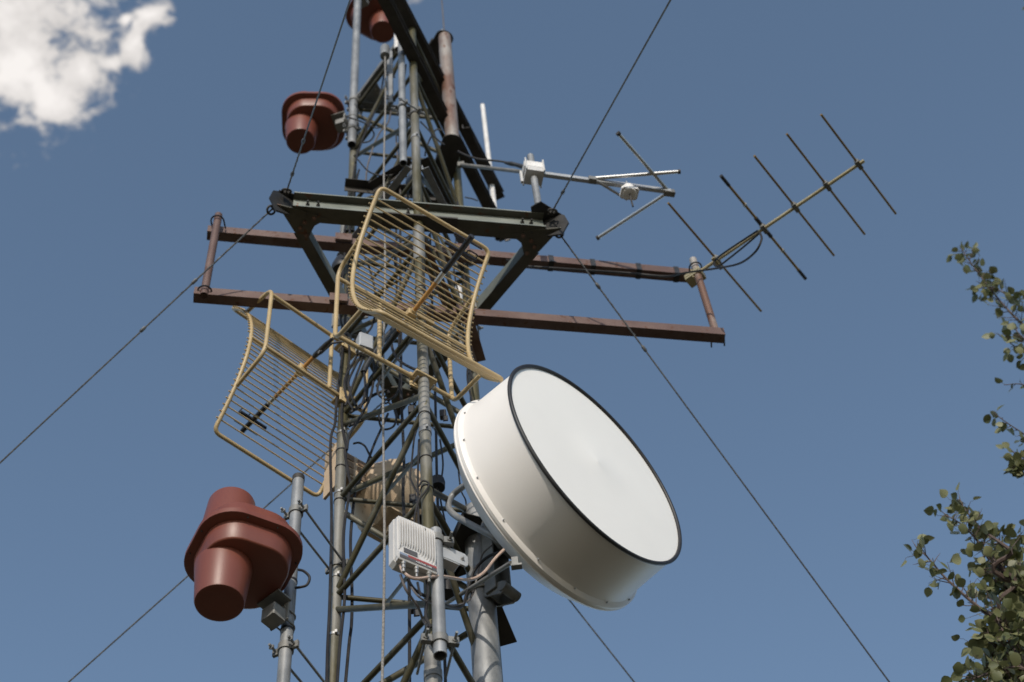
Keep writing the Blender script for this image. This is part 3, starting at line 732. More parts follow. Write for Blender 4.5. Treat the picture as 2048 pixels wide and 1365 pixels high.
for i, x in enumerate((-.052, .0, .05)):
    b = MB(); c_ = RC + ru * x + Z * -.124 + rn * .010; b.cyl(c_, c_ - Z * .016, .010, n=16); b.cyl(c_ - Z * .016, c_ - Z * .034, .008, n=16); b.cyl(c_ - Z * .034, c_ - Z * .052, .0055, n=12)
    b.build('connector', CHROME if i < 2 else GALVD, rr)
b = MB(); b.box(RC + ru * .145 + Z * .058 - rn * .012, ru * .085, Z * .034, rn * .004, .012)
b.box(RC + ru * .145 + Z * .022 - rn * .030, ru * .05, Z * .004, rn * .02, .003)
bo = sub(b.build('mounting_plate', PGREY, rr), rr)
b = MB()
for x in (.095, .205): b.bolt(RC + ru * x + Z * .055 - rn * .008, rn, .008, .008).cut()
b.build('bolt', CHROME, bo)

# ------------------------------------------------------------------ red shrouded antennas
def rsq(a, rc, n=10):             # rounded square outline
    o = []
    for q, (sx, sy) in enumerate(((1, 1), (-1, 1), (-1, -1), (1, -1))):
        for i in range(n + 1):
            t = PI / 2 * q + PI / 2 * i / n; o.append((sx * (a / 2 - rc) + rc * math.cos(t), sy * (a / 2 - rc) + rc * math.sin(t)))
    return o
def loft(b, loops):               # loops: (outline, z)
    k = len(loops[0][0]); vs = []; fs = []
    for o, z in loops: vs += [V((x, y, z)) for x, y in o]
    for i in range(len(loops) - 1):
        for j in range(k): fs.append((i * k + j, i * k + (j + 1) % k, (i + 1) * k + (j + 1) % k, (i + 1) * k + j))
    fs += [tuple(range(k)), tuple(range((len(loops) - 1) * k, len(loops) * k))]
    b.add(vs, fs)
CO = (-.070, .0)                  # offset of the two round noses, toward -x
def make_can():
    t = thing('shrouded_antenna', 'big red-brown shroud antenna at the lower left on the galvanised pole', 'antenna', (0, 0, 0), 'red-brown shroud antennas')
    b = MB(); loft(b, [(rsq(.392, .135), -.014), (rsq(.405, .14), -.011), (rsq(.405, .14), .011), (rsq(.392, .135), .014)]); fo = b.build('flange', REDP, t); fo['base'] = (0, 0, 0)
    bb = MB()
    for x, y in rsq(.378, .13, 1): bb.bolt(V((x, y, -.014)), -Z, .004, .004).cut()
    bb.build('screw', DARK, fo)
    for s_ in (1, -1):
        NL = .265 if s_ > 0 else .290
        b = MB(); loft(b, [(rsq(.340, .125), s_ * .012), (rsq(.325, .12), s_ * .100), (rsq(.318, .117), s_ * .106), (rsq(.306, .112), s_ * .108)])
        b.build('shell', REDP, t, 50)
        b = MB(); b.lathe([(s_ * .100, .107), (s_ * NL, .092), (s_ * (NL + .008), .089), (s_ * (NL + .010), .083), (s_ * (NL + .007), .04), (s_ * (NL + .006), 0)], V((CO[0], CO[1], 0)), Z, 48); b.build('nose_cylinder', REDP, t, 50)
    return t
cn = make_can()
can_c = P(487, 1112, 3.95)
cn.location = can_c; cn.rotation_euler = (0, 0, R_(33)); cn['base'] = tuple(can_c)
c2 = copy_tree(cn); c2.location = P(627, 243, 4.47); c2.rotation_euler = (0, 0, R_(8)); c2['base'] = tuple(c2.location)
c2['label'] = 'small red-brown shroud antenna left of the mast behind the crossing guy wire'
c3 = copy_tree(cn); c3.location = P(750, 26, 4.66); c3.rotation_euler = (0, 0, R_(218)); c3['base'] = tuple(c3.location)
c3['label'] = 'dark red-brown shroud antenna at the top of the mast, cut by the upper edge'
# poles carrying them
def pole(name, p_top, p_bot, yy, r, mt, label, standoffs=(), capped=False):
    a = P(*p_top, yy); b_ = V((a.x, a.y, legz(V((a.x, a.y)), p_bot[1])))
    t = thing(name, label, 'pole', tuple(b_), 'galvanised antenna poles')
    MB().pipe(b_, a, r, .004, 20).build('pipe', mt, t)
    if capped: MB().lathe([(-.02, r + .002), (.006, r + .002), (.008, 0)], a, Z, 20).build('end_cap', DARK, t)
    for py, leg in standoffs:
        c_ = V((a.x, a.y, legz(V((a.x, a.y)), py))); q = on(leg, c_.z); d = (q - c_).normalized(); s_ = d.cross(Z)
        b = MB()
        for k in (-1, 1):
            b.cyl(c_ + s_ * (r + .016) * k - d * .05, q + s_ * (RL + .010) * k + d * .045, .0055, n=8)
            b.bolt(c_ + s_ * (r + .016) * k - d * .03, -d, .011, .012); b.bolt(q + s_ * (RL + .010) * k + d * .03, d, .011, .012)
        b.build('standoff_rod', GALV, t)
        b = MB()
        for cc, rr_ in ((c_, r), (q, RL)):
            b.lathe([(-.016, rr_ + .0005), (-.016, rr_ + .006), (.016, rr_ + .006), (.016, rr_ + .0005)], cc, Z, 20)
            for k in (-1, 1): b.box(cc + s_ * (rr_ + .014) * k, s_ * .016, d * .006, Z * .016)
            b.cut()
        b.build('clamp', GALVD, t)
    return t, V((a.x, a.y))
pl, plx = pole('antenna_pole', (597, 957), (565, 1440), 4.16, .0245, GALV, 'galvanised pole carrying the big red-brown shroud at the lower left', ((1025, LL_), (1298, LL_)), True)
b = MB()
for py in (1165, 1262): b.band(V((plx.x, plx.y, legz(plx, py))), Z, .0245, .010).cut()
b.build('tape_band', BLACK, pl)
p2, p2x = pole('antenna_pole', (718, -60), (692, 290), 4.42, .027, GALV, 'galvanised pole beside the small red-brown shroud on the left leg', ((203, LL_), (260, LL_)))
p3 = pole('antenna_pole', (802, 72), (811, 327), 3.93, .0205, GALV, 'galvanised pipe with an open lower end in front of the near leg', ((215, LM_),))
p4 = pole('antenna_pole', (793, -60), (826, 100), 3.95, .022, WFIB, 'pale pipe rising above the near leg between the dark channels', ())
def can_bracket(t, pxy):          # steel bracket and U bolts from under the shell to the pole
    c_ = V(t['base']); w = V((pxy.x - c_.x, pxy.y - c_.y, 0)); D = w.length; rot = Matrix.Rotation(t.rotation_euler.z, 4, 'Z').inverted()
    u = (rot @ w.normalized()); v = u.cross(Z); q = V((0, 0, 0)); x0 = .14
    b = MB(); b.box(u * ((x0 + D - .04) / 2) - Z * .113, u * ((D - .04 - x0) / 2), v * .055, Z * .004); b.box(u * (D - .042) - Z * .16, u * .004, v * .045, Z * .05); b.box(u * (D - .075) - Z * .19, u * .032, v * .034, Z * .03, .004)
    o = b.build('mount_bracket', GALVD, None); o.parent = t
    bb = MB()
    for zz in (-.135, -.195): bb.ubolt(u * D + Z * zz, -u, Z, .027, .0035, .05).cut()
    oo = MB(); oo.v, oo.f, oo.cuts = bb.v, bb.f, bb.cuts
    n0 = set(bpy.data.objects); oo.build('u_bolt', GALVD, None)
    for k in set(bpy.data.objects) - n0: k.parent = t
can_bracket(cn, plx); can_bracket(c2, p2x); can_bracket(c3, p2x)
# unistrut
a = P(783, 102, 4.1); bz = legz(V((a.x, a.y)), 204); t = thing('strut_channel', 'short slotted galvanised channel hanging beside the rope at the mast top', 'channel', (a.x, a.y, bz))
MB().channel(V((a.x - .012, a.y, bz)), V((a.x - .012, a.y, a.z)), Y, X, .034, .034, .003).build('channel', GALV, t)
b = MB()
for py in (145, 150, 192, 197):
    zz = legz(V((a.x, a.y)), py); b.cyl(V((a.x - .045, a.y - .01, zz)), V((a.x + .02, a.y + .02, zz)), .005, n=6).cut()
b.build('bolt', DARK, t)
MB_ = MB().cyl(P(805, 55, 4.15), P(789, 101, 4.15), .007); tag(MB_.build('thin_rod', GALV), 'thin grey rod slanting above the slotted channel at the mast top', 'rod')
# rope with its weight
a = P(770, 104, 4.0); ax_ = V((a.x, a.y)); t = thing('rope', 'pale braided rope hanging straight down the mast from a metal sleeve', 'rope', (a.x, a.y, 0))
n = 160; z1_ = a.z - .1
MB().tube([V((a.x + .004 * math.sin(i * .21), a.y, z1_ * (1 - i / n) + .02)) for i in range(n + 1)], .0051, 8).build('cord', ROPE, t)
b = MB(); b.lathe([(-.165, .008), (-.16, .030), (-.03, .030), (-.02, .026), (-.02, 0)], V((a.x, a.y, a.z + .09)), Z, 20); b.build('sleeve', GALV, t)

# ------------------------------------------------------------------ yagi on the right end pipe
yz = P(1392, 545, UPb.y - .06).z
y0, y1 = PZ(1398, 545, yz), PZ(1722, 326, yz); yd = (y1 - y0).normalized(); yp = yd.cross(Z).normalized()
yg = thing('yagi_antenna', 'five-element yagi antenna of thin ochre rods on the right brown pipe', 'antenna', tuple(y0))
MB().cyl(y0 + yd * -.02, y1 + yd * .02, .0105, n=14).build('boom', YELT, yg)
q_ = (yp * math.cos(R_(-4.0)) + Z * math.sin(R_(-4.0))).normalized()
for i, (cx, cy, l1, l2) in enumerate(((1433, 519, .485, .46), (1528, 458, .425, .45), (1590, 414, .42, .415), (1654, 372, .417, .41), (1717, 329, .395, .41))):
    s_ = (PZ(cx, cy, yz) - y0).dot(yd); c_ = y0 + yd * s_
    if i == 1:
        eo = sub(MB().cyl(c_ + q_ * .40 + Z * .012, c_ - q_ * .41 + Z * .012, .0075, n=10).build('driven_element', YELD, yg), yg)
        b = MB()
        for k, l_ in ((1, .43), (-1, .45)): b.cyl(c_ + q_ * k * (l_ - .08) + Z * .012, c_ + q_ * k * l_ + Z * .012, .010, n=10).cut(); b.cyl(c_ + q_ * k * .02 + Z * .012, c_ + q_ * k * .08 + Z * .012, .0115, n=10).cut()
        b.build('black_sleeve', BLACK, eo)
        b = MB()
        for k in (.19, -.20): b.cyl(c_ + q_ * (k - .006) + Z * .012, c_ + q_ * (k + .006) + Z * .012, .013, n=10).cut()
        b.build('collar', CHROME, eo)
        MB().cyl(c_ + q_ * .22 + Z * .03, c_ - q_ * .0 + Z * .03, .005).build('matching_rod', YELD, eo)
    else:
        eo = sub(MB().cyl(c_ + q_ * l1, c_ - q_ * l2, .0065, n=10).build('element', YELD, yg), yg)
    b = MB(); b.box(c_, yd * .012, q_ * .030, Z * .016, .004); b.box(c_ + Z * .018, yd * .016, q_ * .012, Z * .006); b.build('element_clamp', GALVD, eo)
b = MB(); cp = V((y0.x, y0.y, yz)) - yd * .03; b.box(cp - Z * .01, yd * .05, yp * .035, Z * .012, .004); b.box(cp - Z * .035, yd * .05, yp * .035, Z * .008, .004)
for s1 in (-1, 1): b.cyl(cp + yp * .028 * s1 - Z * .06, cp + yp * .028 * s1 + Z * .025, .004, n=6)
b.box(cp + yd * .11, yd * .03, yp * .010, Z * .004); b.build('mast_clamp', YELT, yg)
b = MB(); c_ = y0 + yd * .115; b.box(c_ - Z * .03, yd * .010, yp * .045, Z * .006, .003); b.build('boom_saddle', YELT, yg)

# ------------------------------------------------------------------ white three-armed antenna at the frame corner
fb_top = PZ(1063, 313, 9.9); fbz = 9.13
fbp = thing('antenna_pole', 'short aluminium pole standing on the right corner of the guy frame', 'pole', (fb_top.x, fb_top.y, fbz), 'galvanised antenna poles')
bx = PZ(1078, 418, fbz)
tp = V((bx.x, bx.y, legz(V((bx.x, bx.y)), 313)))
MB().cyl(V((bx.x, bx.y, fbz)), tp, .019, n=18).build('pipe', GALV, fbp)
b = MB(); b.ring(V((bx.x, bx.y, fbz + .02)), Z, .024, .005); b.build('clamp', GALVD, fbp)
pb = V((bx.x, bx.y, fbz - .005)); fv = V((fB.x - bx.x, fB.y - bx.y, 0)); fn = fv.cross(Z).normalized()
b = MB(); b.plate([pb - fv.normalized() * .035 + fn * .03, pb - fv.normalized() * .035 - fn * .03, pb + fv * 1.3 - fn * .09, pb + fv * 1.3 + fn * .09], .008, Z); b.build('base_plate', SOOT, fbp)
czz = legz(V((bx.x, bx.y)), 348); cc = V((bx.x, bx.y, czz))
tip = PZ(1340, 385, czz); ad = (tip - cc).normalized(); an = ad.cross(Z)
w3 = thing('open_array_antenna', 'white clamp box with a pale square arm, three aluminium rods and a white insulator', 'antenna', tuple(cc))
b = MB(); b.box(cc + Z * .03, ad * .055, an * .045, Z * .030, .006)
b.build('clamp_box', WFIB, w3)
b = MB(); b.box(cc - Z * .025, ad * .05, an * .045, Z * .022, .005)
for s1 in (-1, 1):
    for s2 in (-1, 1): b.cyl(cc + ad * .048 * s1 + an * .05 * s2 - Z * .05, cc + ad * .048 * s1 + an * .05 * s2 + Z * .075, .005, n=6)
b.box(cc - ad * .07 - Z * .06, ad * .006, an * .008, Z * .06); b.build('clamp_jaw', GREYB, w3)
MB().box((cc + ad * .05 + tip) / 2 + Z * .01, ad * ((tip - cc).length / 2 - .02), an * .011, Z * .014).build('arm', PGREY, w3)
def rod3(p, q, r=.0105):
    o = sub(MB().cyl(p, q, r, n=14).build('rod', ALU, w3), w3)
    d_ = (q - p).normalized(); MB().cyl(q - d_ * .006, q + d_ * .008, r * 1.25, n=12).build('end_cap', DARK, o)
k1 = PZ(1184, 358, czz + .02); rod3(k1 - (tip - cc).normalized() * .005, PZ(1358, 344, czz + .02))
k2 = PZ(1338, 384, czz + .02); rod3(k2, PZ(1237, 268, czz + .02)); rod3(k2, PZ(1196, 476, czz + .02))
b = MB(); b.box(k1 - Z * .015, ad * .022, an * .016, Z * .017, .004); b.box(k2 - Z * .012, ad * .03, an * .016, Z * .017, .004); b.build('rod_clamp', GALVD, w3)
MB().box((PZ(1196, 364, czz - .01) + PZ(1254, 399, czz - .01)) / 2, (PZ(1254, 399, czz - .01) - PZ(1196, 364, czz - .01)) / 2, an * .007, Z * .007).build('brace', ALU, w3)
ic = PZ(1258, 384, czz - .06)
b = MB(); b.lathe([(.055, .012), (.05, .028), (.03, .034), (-.005, .036), (-.02, .040), (-.028, .036), (-.032, .02), (-.032, 0)], ic, Z, 24); b.box(ic - Z * .012, ad * .048, an * .036, Z * .010, .010); b.build('insulator', WHITE, w3)
b = MB(); b.cyl(ic + Z * .05, ic + Z * .12, .006); b.build('insulator_stem', ALU, w3)
b = MB(); b.cyl(ic - Z * .03, ic - Z * .17, .005); b.build('lower_stem', DARK, w3)
# grey standoff tube from the mast to the pole
a = on(LR_, legz(LR_, 331)); q = V((tp.x, tp.y, czz + .02)); st = thing('standoff_tube', 'level grey tube reaching from the mast to the white clamp box', 'tube', tuple(a))
MB().cyl(P(922, 330, 4.5), P(1052, 345, fB.y + .05), .0115, n=12).build('tube', GALVD, st)
b = MB(); b.box(P(922, 330, 4.5), X * .02, Y * .01, Z * .025); b.build('end_plate', GALVD, st)

# ------------------------------------------------------------------ beige drum antenna behind the mast
hd = V((.72, .69, 0)).normalized(); hc = P(752, 985, 4.86)
hz = thing('beige_drum_antenna', 'beige ribbed drum antenna seen from behind through the mast', 'antenna', tuple(hc))
HR = .190
b = MB(); b.lathe([(-.10, .095), (-.06, .13), (-.02, HR * .86), (.0, HR * .96), (.02, HR), (.025, HR + .006), (.04, HR + .006), (.045, HR), (.12, HR), (.125, HR + .005), (.137, HR + .005), (.142, HR), (.20, HR), (.204, HR + .010), (.218, HR + .010), (.222, HR * .9), (.225, 0)], hc, hd, 64); bd_ = sub(b.build('drum', BEIGE, hz, 30), hz)
hn = hd.cross(Z)
b = MB()
for k in (-.9, -.3, .5): b.box(hc + hd * .09 + hn * HR * k * .8 + Z * (-math.sqrt(max(0, 1 - (k * .8) ** 2)) * HR - .004), hd * .075, hn * .010, Z * .008, .004)
b.box(hc + hd * .10 - Z * (HR + .02), hd * .025, hn * .03, Z * .028, .01); b.build('drip_rib', BEIGE, bd_)
b = MB(); bc = hc - hd * .165
b.box(bc, hd * .075, hn * .062, Z * .085, .01); bo = sub(b.build('rear_box', BEIGE, hz), hz)
b = MB()
for i in (-1, 0, 1):
    for j in (-1, 1): b.box(bc - hn * (-.063 if hn.y < 0 else .063) + hd * .036 * j + Z * .054 * i, hd * .024, hn * .004, Z * .019)
for j in (-1, 1): b.box(bc + hd * .045 * j - Z * .086, hd * .03, hn * .05, Z * .004)
b.build('recess', mat('beige_recess', (.20, .135, .085), (.26, .18, .12), 8, .7), bo)
b = MB(); b.box(bc - hd * .092 + Z * -.02, hd * .007, hn * .055, Z * .17); b.build('mounting_plate', BEIGE, hz)

# ------------------------------------------------------------------ junction box
jc = P(729, 690, 4.18); t = thing('junction_box', 'small pale grey junction box with cables leaving its underside', 'junction box', tuple(jc))
b = MB(); ju = V((.85, .5, 0)).normalized(); jn = V((ju.y, -ju.x, 0)); b.box(jc, ju * .036, jn * .028, Z * .055, .006); jo = sub(b.build('box', PGREY, t), t)
b = MB()
for x in (-.02, 0, .02): b.cyl(jc + ju * x - Z * .055, jc + ju * x - Z * .085, .008).cut()
b.build('cable_gland', CHROME, jo)
# thin ropey tower hardware: rusty angle behind right leg, dark angle struts
def ang(p, q, z, u, w_, mt, label, nm='angle_iron', cat='steel angle', grp=None):
    a, c_ = PZ(*p, z), PZ(*q, z); d = (c_ - a).normalized(); n_ = d.cross(Z)
    b = MB(); b.angle(a - n_ * w_ / 2, c_ - n_ * w_ / 2, n_, Z * u, w_, w_, .005); tag(b.build(nm, mt), label, cat, grp)
ang((938, 640), (962, 722), 8.6, -1, .05, RUSTA, 'rusty angle iron end sticking out below the right arm of the guy frame')
ang((836, 472), (905, 620), 8.95, -1, .055, RUSTA, 'rusty angle iron slanting behind the upper half of the central grid')
ang((690, 365), (872, 385), 10.0, -1, .055, DARK, 'dark angle iron across the rear of the mast above the guy frame')
ang((742, 372), (822, 322), 9.9, -1, .05, DARK, 'dark pierced angle iron slanting up to the near leg above the grid')
for p, q, yy, lb in (((775, 775), (800, 805), 4.9, ''),): pass

# ------------------------------------------------------------------ cables
def cable(pts, r, mt, label, yy=None, name='cable', ends=None):
    q = [P(p[0], p[1], p[2] if len(p) > 2 else yy) for p in pts]
    t = MB().tube(spline(q, 7), r, 8).build(name, mt)
    return tag(t, label, 'cable')
LY = 4.42; MY = 3.95
cable([(715, 300), (711, 326), (704, 370), (698, 392), (692, 443), (688, 472), (690, 504), (683, 571), (679, 600), (681, 640), (685, 657), (686, 686), (681, 741), (673, 806), (670, 848), (661, 886), (663, 1020), (662, 1105), (659, 1215), (655, 1300), (652, 1420)], .0065, CABLE, 'black cable running the whole left leg along its outer side', LY)
cable([(718, 340), (706, 392), (700, 442), (699, 504), (697, 545), (694, 600), (690, 640), (693, 670), (699, 709), (690, 773), (684, 812), (684, 850), (692, 890), (690, 905), (697, 950), (701, 968), (695, 1010), (690, 1041), (687, 1080), (688, 1138), (689, 1200), (680, 1290), (672, 1400)], .0065, CABLE, 'black cable running down the inner side of the left leg', LY + .01)
cable([(712, 967), (704, 1038), (701, 1093), (704, 1183), (703, 1247), (698, 1290), (688, 1400)], .0068, CABLE, 'black cable hanging free just right of the left leg at the bottom', 4.5)
cable([(640, 705), (652, 694), (664, 687), (702, 683), (735, 686), (750, 694), (756, 715), (751, 741), (738, 762), (733, 800)], .0058, CABLE, 'black cable arching from the left grid feed over to the junction box', 4.3)
t = MB().tube([P(636, 709, 4.31), P(640, 705, 4.31), P(652, 694, 4.3), P(662, 688, 4.3)], [.008, .013, .013, .008], 10); tag(t.build('cable_joint', TAPE), 'black taped joint at the tail of the left grid feed', 'cable joint')
cable([(716, 708), (704, 730), (690, 757), (690, 780), (697, 805), (708, 820)], .0055, CABLE, 'leftmost of three black cables dropping from the junction box', 4.2)
cable([(722, 712), (708, 738), (697, 765), (702, 790), (712, 812)], .0055, CABLE, 'middle of three black cables dropping from the junction box', 4.2)
cable([(727, 714), (716, 742), (704, 775), (696, 800), (690, 812)], .0055, CABLE, 'rightmost of three black cables dropping from the junction box', 4.2)
cable([(764, 760), (767, 738), (785, 728), (799, 748), (795, 785), (775, 800), (755, 785), (762, 750)], .0055, CABLE, 'black cable coiled in a loop in the middle of the mast', 4.25)
t = MB().tube(spline([P(790, 655, 4.2), P(770, 678, 4.2), P(752, 702, 4.2), P(735, 728, 4.2), P(727, 745, 4.2)], 6), .0135, 10); tag(t.build('cable', TAPE), 'thick tape-wrapped black cable slanting below the central grid', 'cable')
cable([(728, 744), (731, 775), (727, 800), (720, 818)], .006, CABLE, 'black cable falling from the end of the thick taped cable', 4.2)
cable([(784, 670), (784, 695), (797, 720), (822, 736), (842, 742)], .0065, CABLE, 'black cable curling from behind the central grid towards the near leg', 4.1)
cable([(700, 826), (716, 815), (745, 792), (772, 782), (778, 788)], .0075, CABLE, 'pair of black cables looped over the brace right of the left leg', 4.35)
cable([(697, 853), (735, 836), (760, 822), (790, 816), (812, 810), (828, 790)], .007, CABLE, 'black cable lying along the horizontal brace below the coil', 4.35)
cable([(776, 828), (764, 855), (748, 890), (735, 925), (722, 955), (714, 980)], .0062, CABLE, 'black cable slanting in front of the beige drum antenna', 4.5)
cable([(799, 240), (800, 400), (801, 560), (802, 696), (802, 786), (805, 850), (808, 930), (806, 980), (808, 1030), (812, 1100), (818, 1170), (819, 1250), (819, 1400)], .0068, CABLE, 'straight black cable down the middle of the mast behind the rope', 4.4)
cable([(860, 470), (864, 600), (868, 700), (870, 773), (872, 860), (874, 968), (878, 1060), (884, 1190), (889, 1305), (892, 1400)], .0062, CABLE, 'black cable with a cup-shaped fitting right of the near leg', 4.35)
b = MB(); c_ = P(875, 968, 4.35); b.lathe([(.03, .006), (.028, .030), (.005, .034), (-.03, .032), (-.03, .008)], c_, Z, 24); tag(b.build('cup_fitting', BLACK), 'black cup-shaped fitting on the cable right of the near leg', 'fitting')
b = MB(); c_ = P(894, 1180, 4.35); b.lathe([(.04, .006), (.038, .030), (.005, .034), (-.03, .032), (-.03, .008)], c_, Z, 24); tag(b.build('cup_fitting', BLACK), 'black cup-shaped fitting behind the short radio pole', 'fitting')
cable([(833, 862), (828, 880), (823, 930), (821, 955), (829, 975), (838, 990)], .004, CABLE, 'thin black wire bowing out left of the near leg', 3.97)
cable([(838, 880), (836, 940), (836, 1010), (840, 1100)], .0045, CABLE, 'thin dark wire clipped close along the near leg', 3.955)
cable([(838, 973), (845, 962), (858, 968), (850, 985), (838, 1000), (830, 1030), (828, 1050)], .004, CABLE, 'thin black tie wire looping round the near leg above the radio', 3.95)
cable([(706, 888), (718, 886), (730, 893), (738, 908), (748, 925)], .005, CABLE, 'black cable hooked over the top of the beige drum antenna', 4.5)
cable([(769, 110), (768, 148), (759, 195), (744, 235), (732, 262), (718, 300), (711, 326)], .006, CABLE, 'black cable slanting down from the mast top to the left leg', 4.3)
cable([(690, 233), (712, 240), (735, 250), (748, 268), (740, 282), (726, 286)], .005, CABLE, 'black feed cable curling out of the small red-brown shroud', 4.35)
cable([(710, 208), (722, 230), (742, 252), (758, 256), (768, 245), (772, 230)], .0035, CABLE, 'thin wire drooping between the upper left leg and the rope', 4.3)
cable([(782, 222), (776, 246), (760, 265), (748, 290), (741, 312), (734, 338), (731, 375)], .005, GCABLE, 'grey-brown cable hanging inside the upper mast left of the rope', 4.3)
cable([(792, 268), (794, 300), (797, 340), (801, 390)], .005, GCABLE, 'grey-brown cable hanging inside the upper mast right of the rope', 4.3)
cable([(841, 244), (852, 255), (866, 270), (880, 284), (890, 290)], .005, CABLE, 'black cable sagging from the near leg to the rusty pipe', 4.15)
cable([(885, 262), (872, 260), (862, 275), (853, 295), (850, 312)], .005, CABLE, 'black cable bending over beside the foot of the rusty pipe', 4.3)
cable([(916, 303), (935, 312), (960, 319), (1000, 323), (1040, 331), (1058, 337)], .006, CABLE, 'black cable sagging above the grey tube to the white clamp box', 4.32)
t = MB().tube([P(1010, 326, 4.3), P(1022, 328, 4.29), P(1032, 330, 4.29), P(1052, 336, 4.28)], [.007, .014, .012, .016], 10); tag(t.build('cable_joint', TAPE), 'lumpy black taped joint against the white clamp box', 'cable joint')
cable([(960, 502), (985, 508), (1040, 530, 4.5), (1100, 536, 4.5), (1250, 546, 4.6), (1330, 553, 4.6), (1365, 547, 4.55), (1405, 541, 4.5), (1440, 536, 4.45), (1480, 527, 4.3), (1510, 505, 4.15), (1523, 480, 4.1), (1520, 466, 4.1)], .0058, CABLE, 'black feed cable from the brown rail up to the yagi boom', 4.55)
cable([(1520, 466, 4.1), (1490, 492, 4.2), (1460, 516, 4.3), (1440, 531, 4.36), (1430, 532, 4.38), (1430, 522, 4.38), (1450, 505, 4.3), (1515, 462, 4.12)], .005, CABLE, 'black phasing cable looped alongside the yagi boom', 4.2)
cable([(800, 1128, 3.76), (808, 1146, 3.76), (832, 1158, 3.78), (880, 1153, 3.85), (935, 1160, 4.0), (965, 1148, 4.05), (990, 1118, 4.05), (1008, 1100, 4.05)], .0062, TANCABLE, 'tan cable swinging from the grey radio to the back of the drum dish')
cable([(815, 1158, 3.76), (832, 1182, 3.8), (870, 1202, 3.9), (905, 1216, 4.05), (925, 1212, 4.15), (934, 1185, 4.2), (950, 1140, 4.2), (975, 1115, 4.15), (1000, 1104, 4.1)], .006, CABLE, 'black cable sagging below the tan cable from radio to dish')
cable([(813, 1160, 3.78), (840, 1196, 3.8), (880, 1210, 3.95), (925, 1208, 4.15), (945, 1190, 4.25), (955, 1150, 4.25), (965, 1110, 4.25), (985, 1090, 4.2)], .0035, GCABLE, 'thin grey wire following the sagging black cable to the dish')
cable([(835, 1165, 3.78), (838, 1180, 3.79), (842, 1192, 3.8)], .0045, CABLE, 'stub of black cable under the middle radio connector')
cable([(853, 1158, 3.82), (856, 1185, 3.83), (852, 1215, 3.85), (852, 1235, 3.86), (862, 1255, 3.87)], .0055, CABLE, 'black cable from the right radio connector down the short radio pole')
cable([(801, 1150, 3.78), (812, 1180, 3.8), (836, 1215, 3.86), (846, 1240, 3.9), (856, 1255, 3.9)], .005, GCABLE, 'grey-brown cable slanting from the radio corner to the near leg')
cable([(597, 1140, 4.14), (608, 1143, 4.13), (619, 1155, 4.13), (614, 1170, 4.13), (600, 1175, 4.13), (590, 1176, 4.13)], .0055, CABLE, 'black cable loop behind the big red-brown shroud beside its pole')
cable([(932, 612), (930, 640), (938, 700), (935, 760), (950, 820)], .005, CABLE, 'dark cable clipped along the right leg above the drum dish', 4.56)
cable([(918, 900), (916, 930), (922, 980), (932, 1005), (930, 1050)], .0035, CABLE, 'thin dark wire dropping behind the left rim of the drum dish', 4.5)
cable([(828, 505), (818, 520), (806, 535), (815, 550), (824, 530), (820, 505)], .004, CABLE, 'black wire coil beside the near leg under the guy frame', 4.1)
cable([(850, 540), (855, 480), (868, 462), (890, 459), (905, 464)], .0045, CABLE, 'black cable arching between the near and right legs under the beam', 4.3)
cable([(930, 395), (945, 398), (955, 402)], .004, CABLE, 'short black wire beside the right leg above the beam', 4.5)
cable([(1002, 455, 5.1), (1018, 462, 5.1), (1020, 478, 5.1), (1010, 482, 5.1)], .007, GCABLE, 'grey cable hook behind the foot of the long white stick antenna')

cable([(792, 420), (793, 520), (794, 610), (798, 680), (796, 720)], .0058, CABLE, 'second black cable beside the straight cable behind the central grid', 4.38)
cable([(772, 430), (785, 470), (812, 478), (822, 510), (808, 545), (790, 530), (796, 490), (822, 470)], .005, CABLE, 'black cable looped twice in the mast under the front beam', 4.2)
cable([(705, 470), (722, 500), (740, 540), (752, 600), (745, 650), (728, 672)], .0055, CABLE, 'black cable sagging from the left leg behind the central grid to the junction box', 4.36)
cable([(915, 405), (920, 460), (926, 530), (935, 600), (940, 660)], .006, CABLE, 'black cable strapped to the right leg beside the guy frame', 4.55)
cable([(900, 420), (912, 470), (908, 540), (922, 610), (930, 690), (944, 760)], .0045, CABLE, 'thin black cable wandering down behind the right rim of the central grid', 4.5)
cable([(716, 320), (740, 345), (775, 352), (805, 340), (822, 318)], .0045, CABLE, 'black cable drooping between left and near legs above the guy frame', 4.15)
cable([(838, 410), (842, 470), (846, 560), (850, 640), (848, 700)], .0048, CABLE, 'thin black cable along the right side of the near leg behind the grid', 3.97)
cable([(812, 130), (806, 190), (815, 250), (809, 320), (816, 380), (812, 430)], .005, CABLE, 'black cable running down behind the open-ended galvanised pipe', 4.1)
cable([(735, 690), (748, 730), (742, 790), (720, 835), (700, 868), (694, 900)], .006, CABLE, 'black cable crossing from the junction box back to the left leg', 4.28)
cable([(770, 800), (758, 830), (765, 858), (788, 852), (792, 824), (778, 806)], .005, CABLE, 'black cable ring hanging under the coil above the beige drum', 4.3)
cable([(880, 880), (886, 930), (880, 990), (892, 1060), (886, 1130), (895, 1200)], .0042, CABLE, 'thin dark cable hanging between the near leg and the drum dish', 4.45)
brace_pts = (((716, 452), (822, 402)), ((850, 420), (905, 520)), ((742, 560), (826, 470)), ((848, 470), (925, 610)), ((712, 612), (800, 560)))
for p_, q_b in brace_pts: MB().cyl(P(*p_, 4.42), P(*q_b, 4.25), .008, n=8).build('inner_strut', OLIVE2, tower)

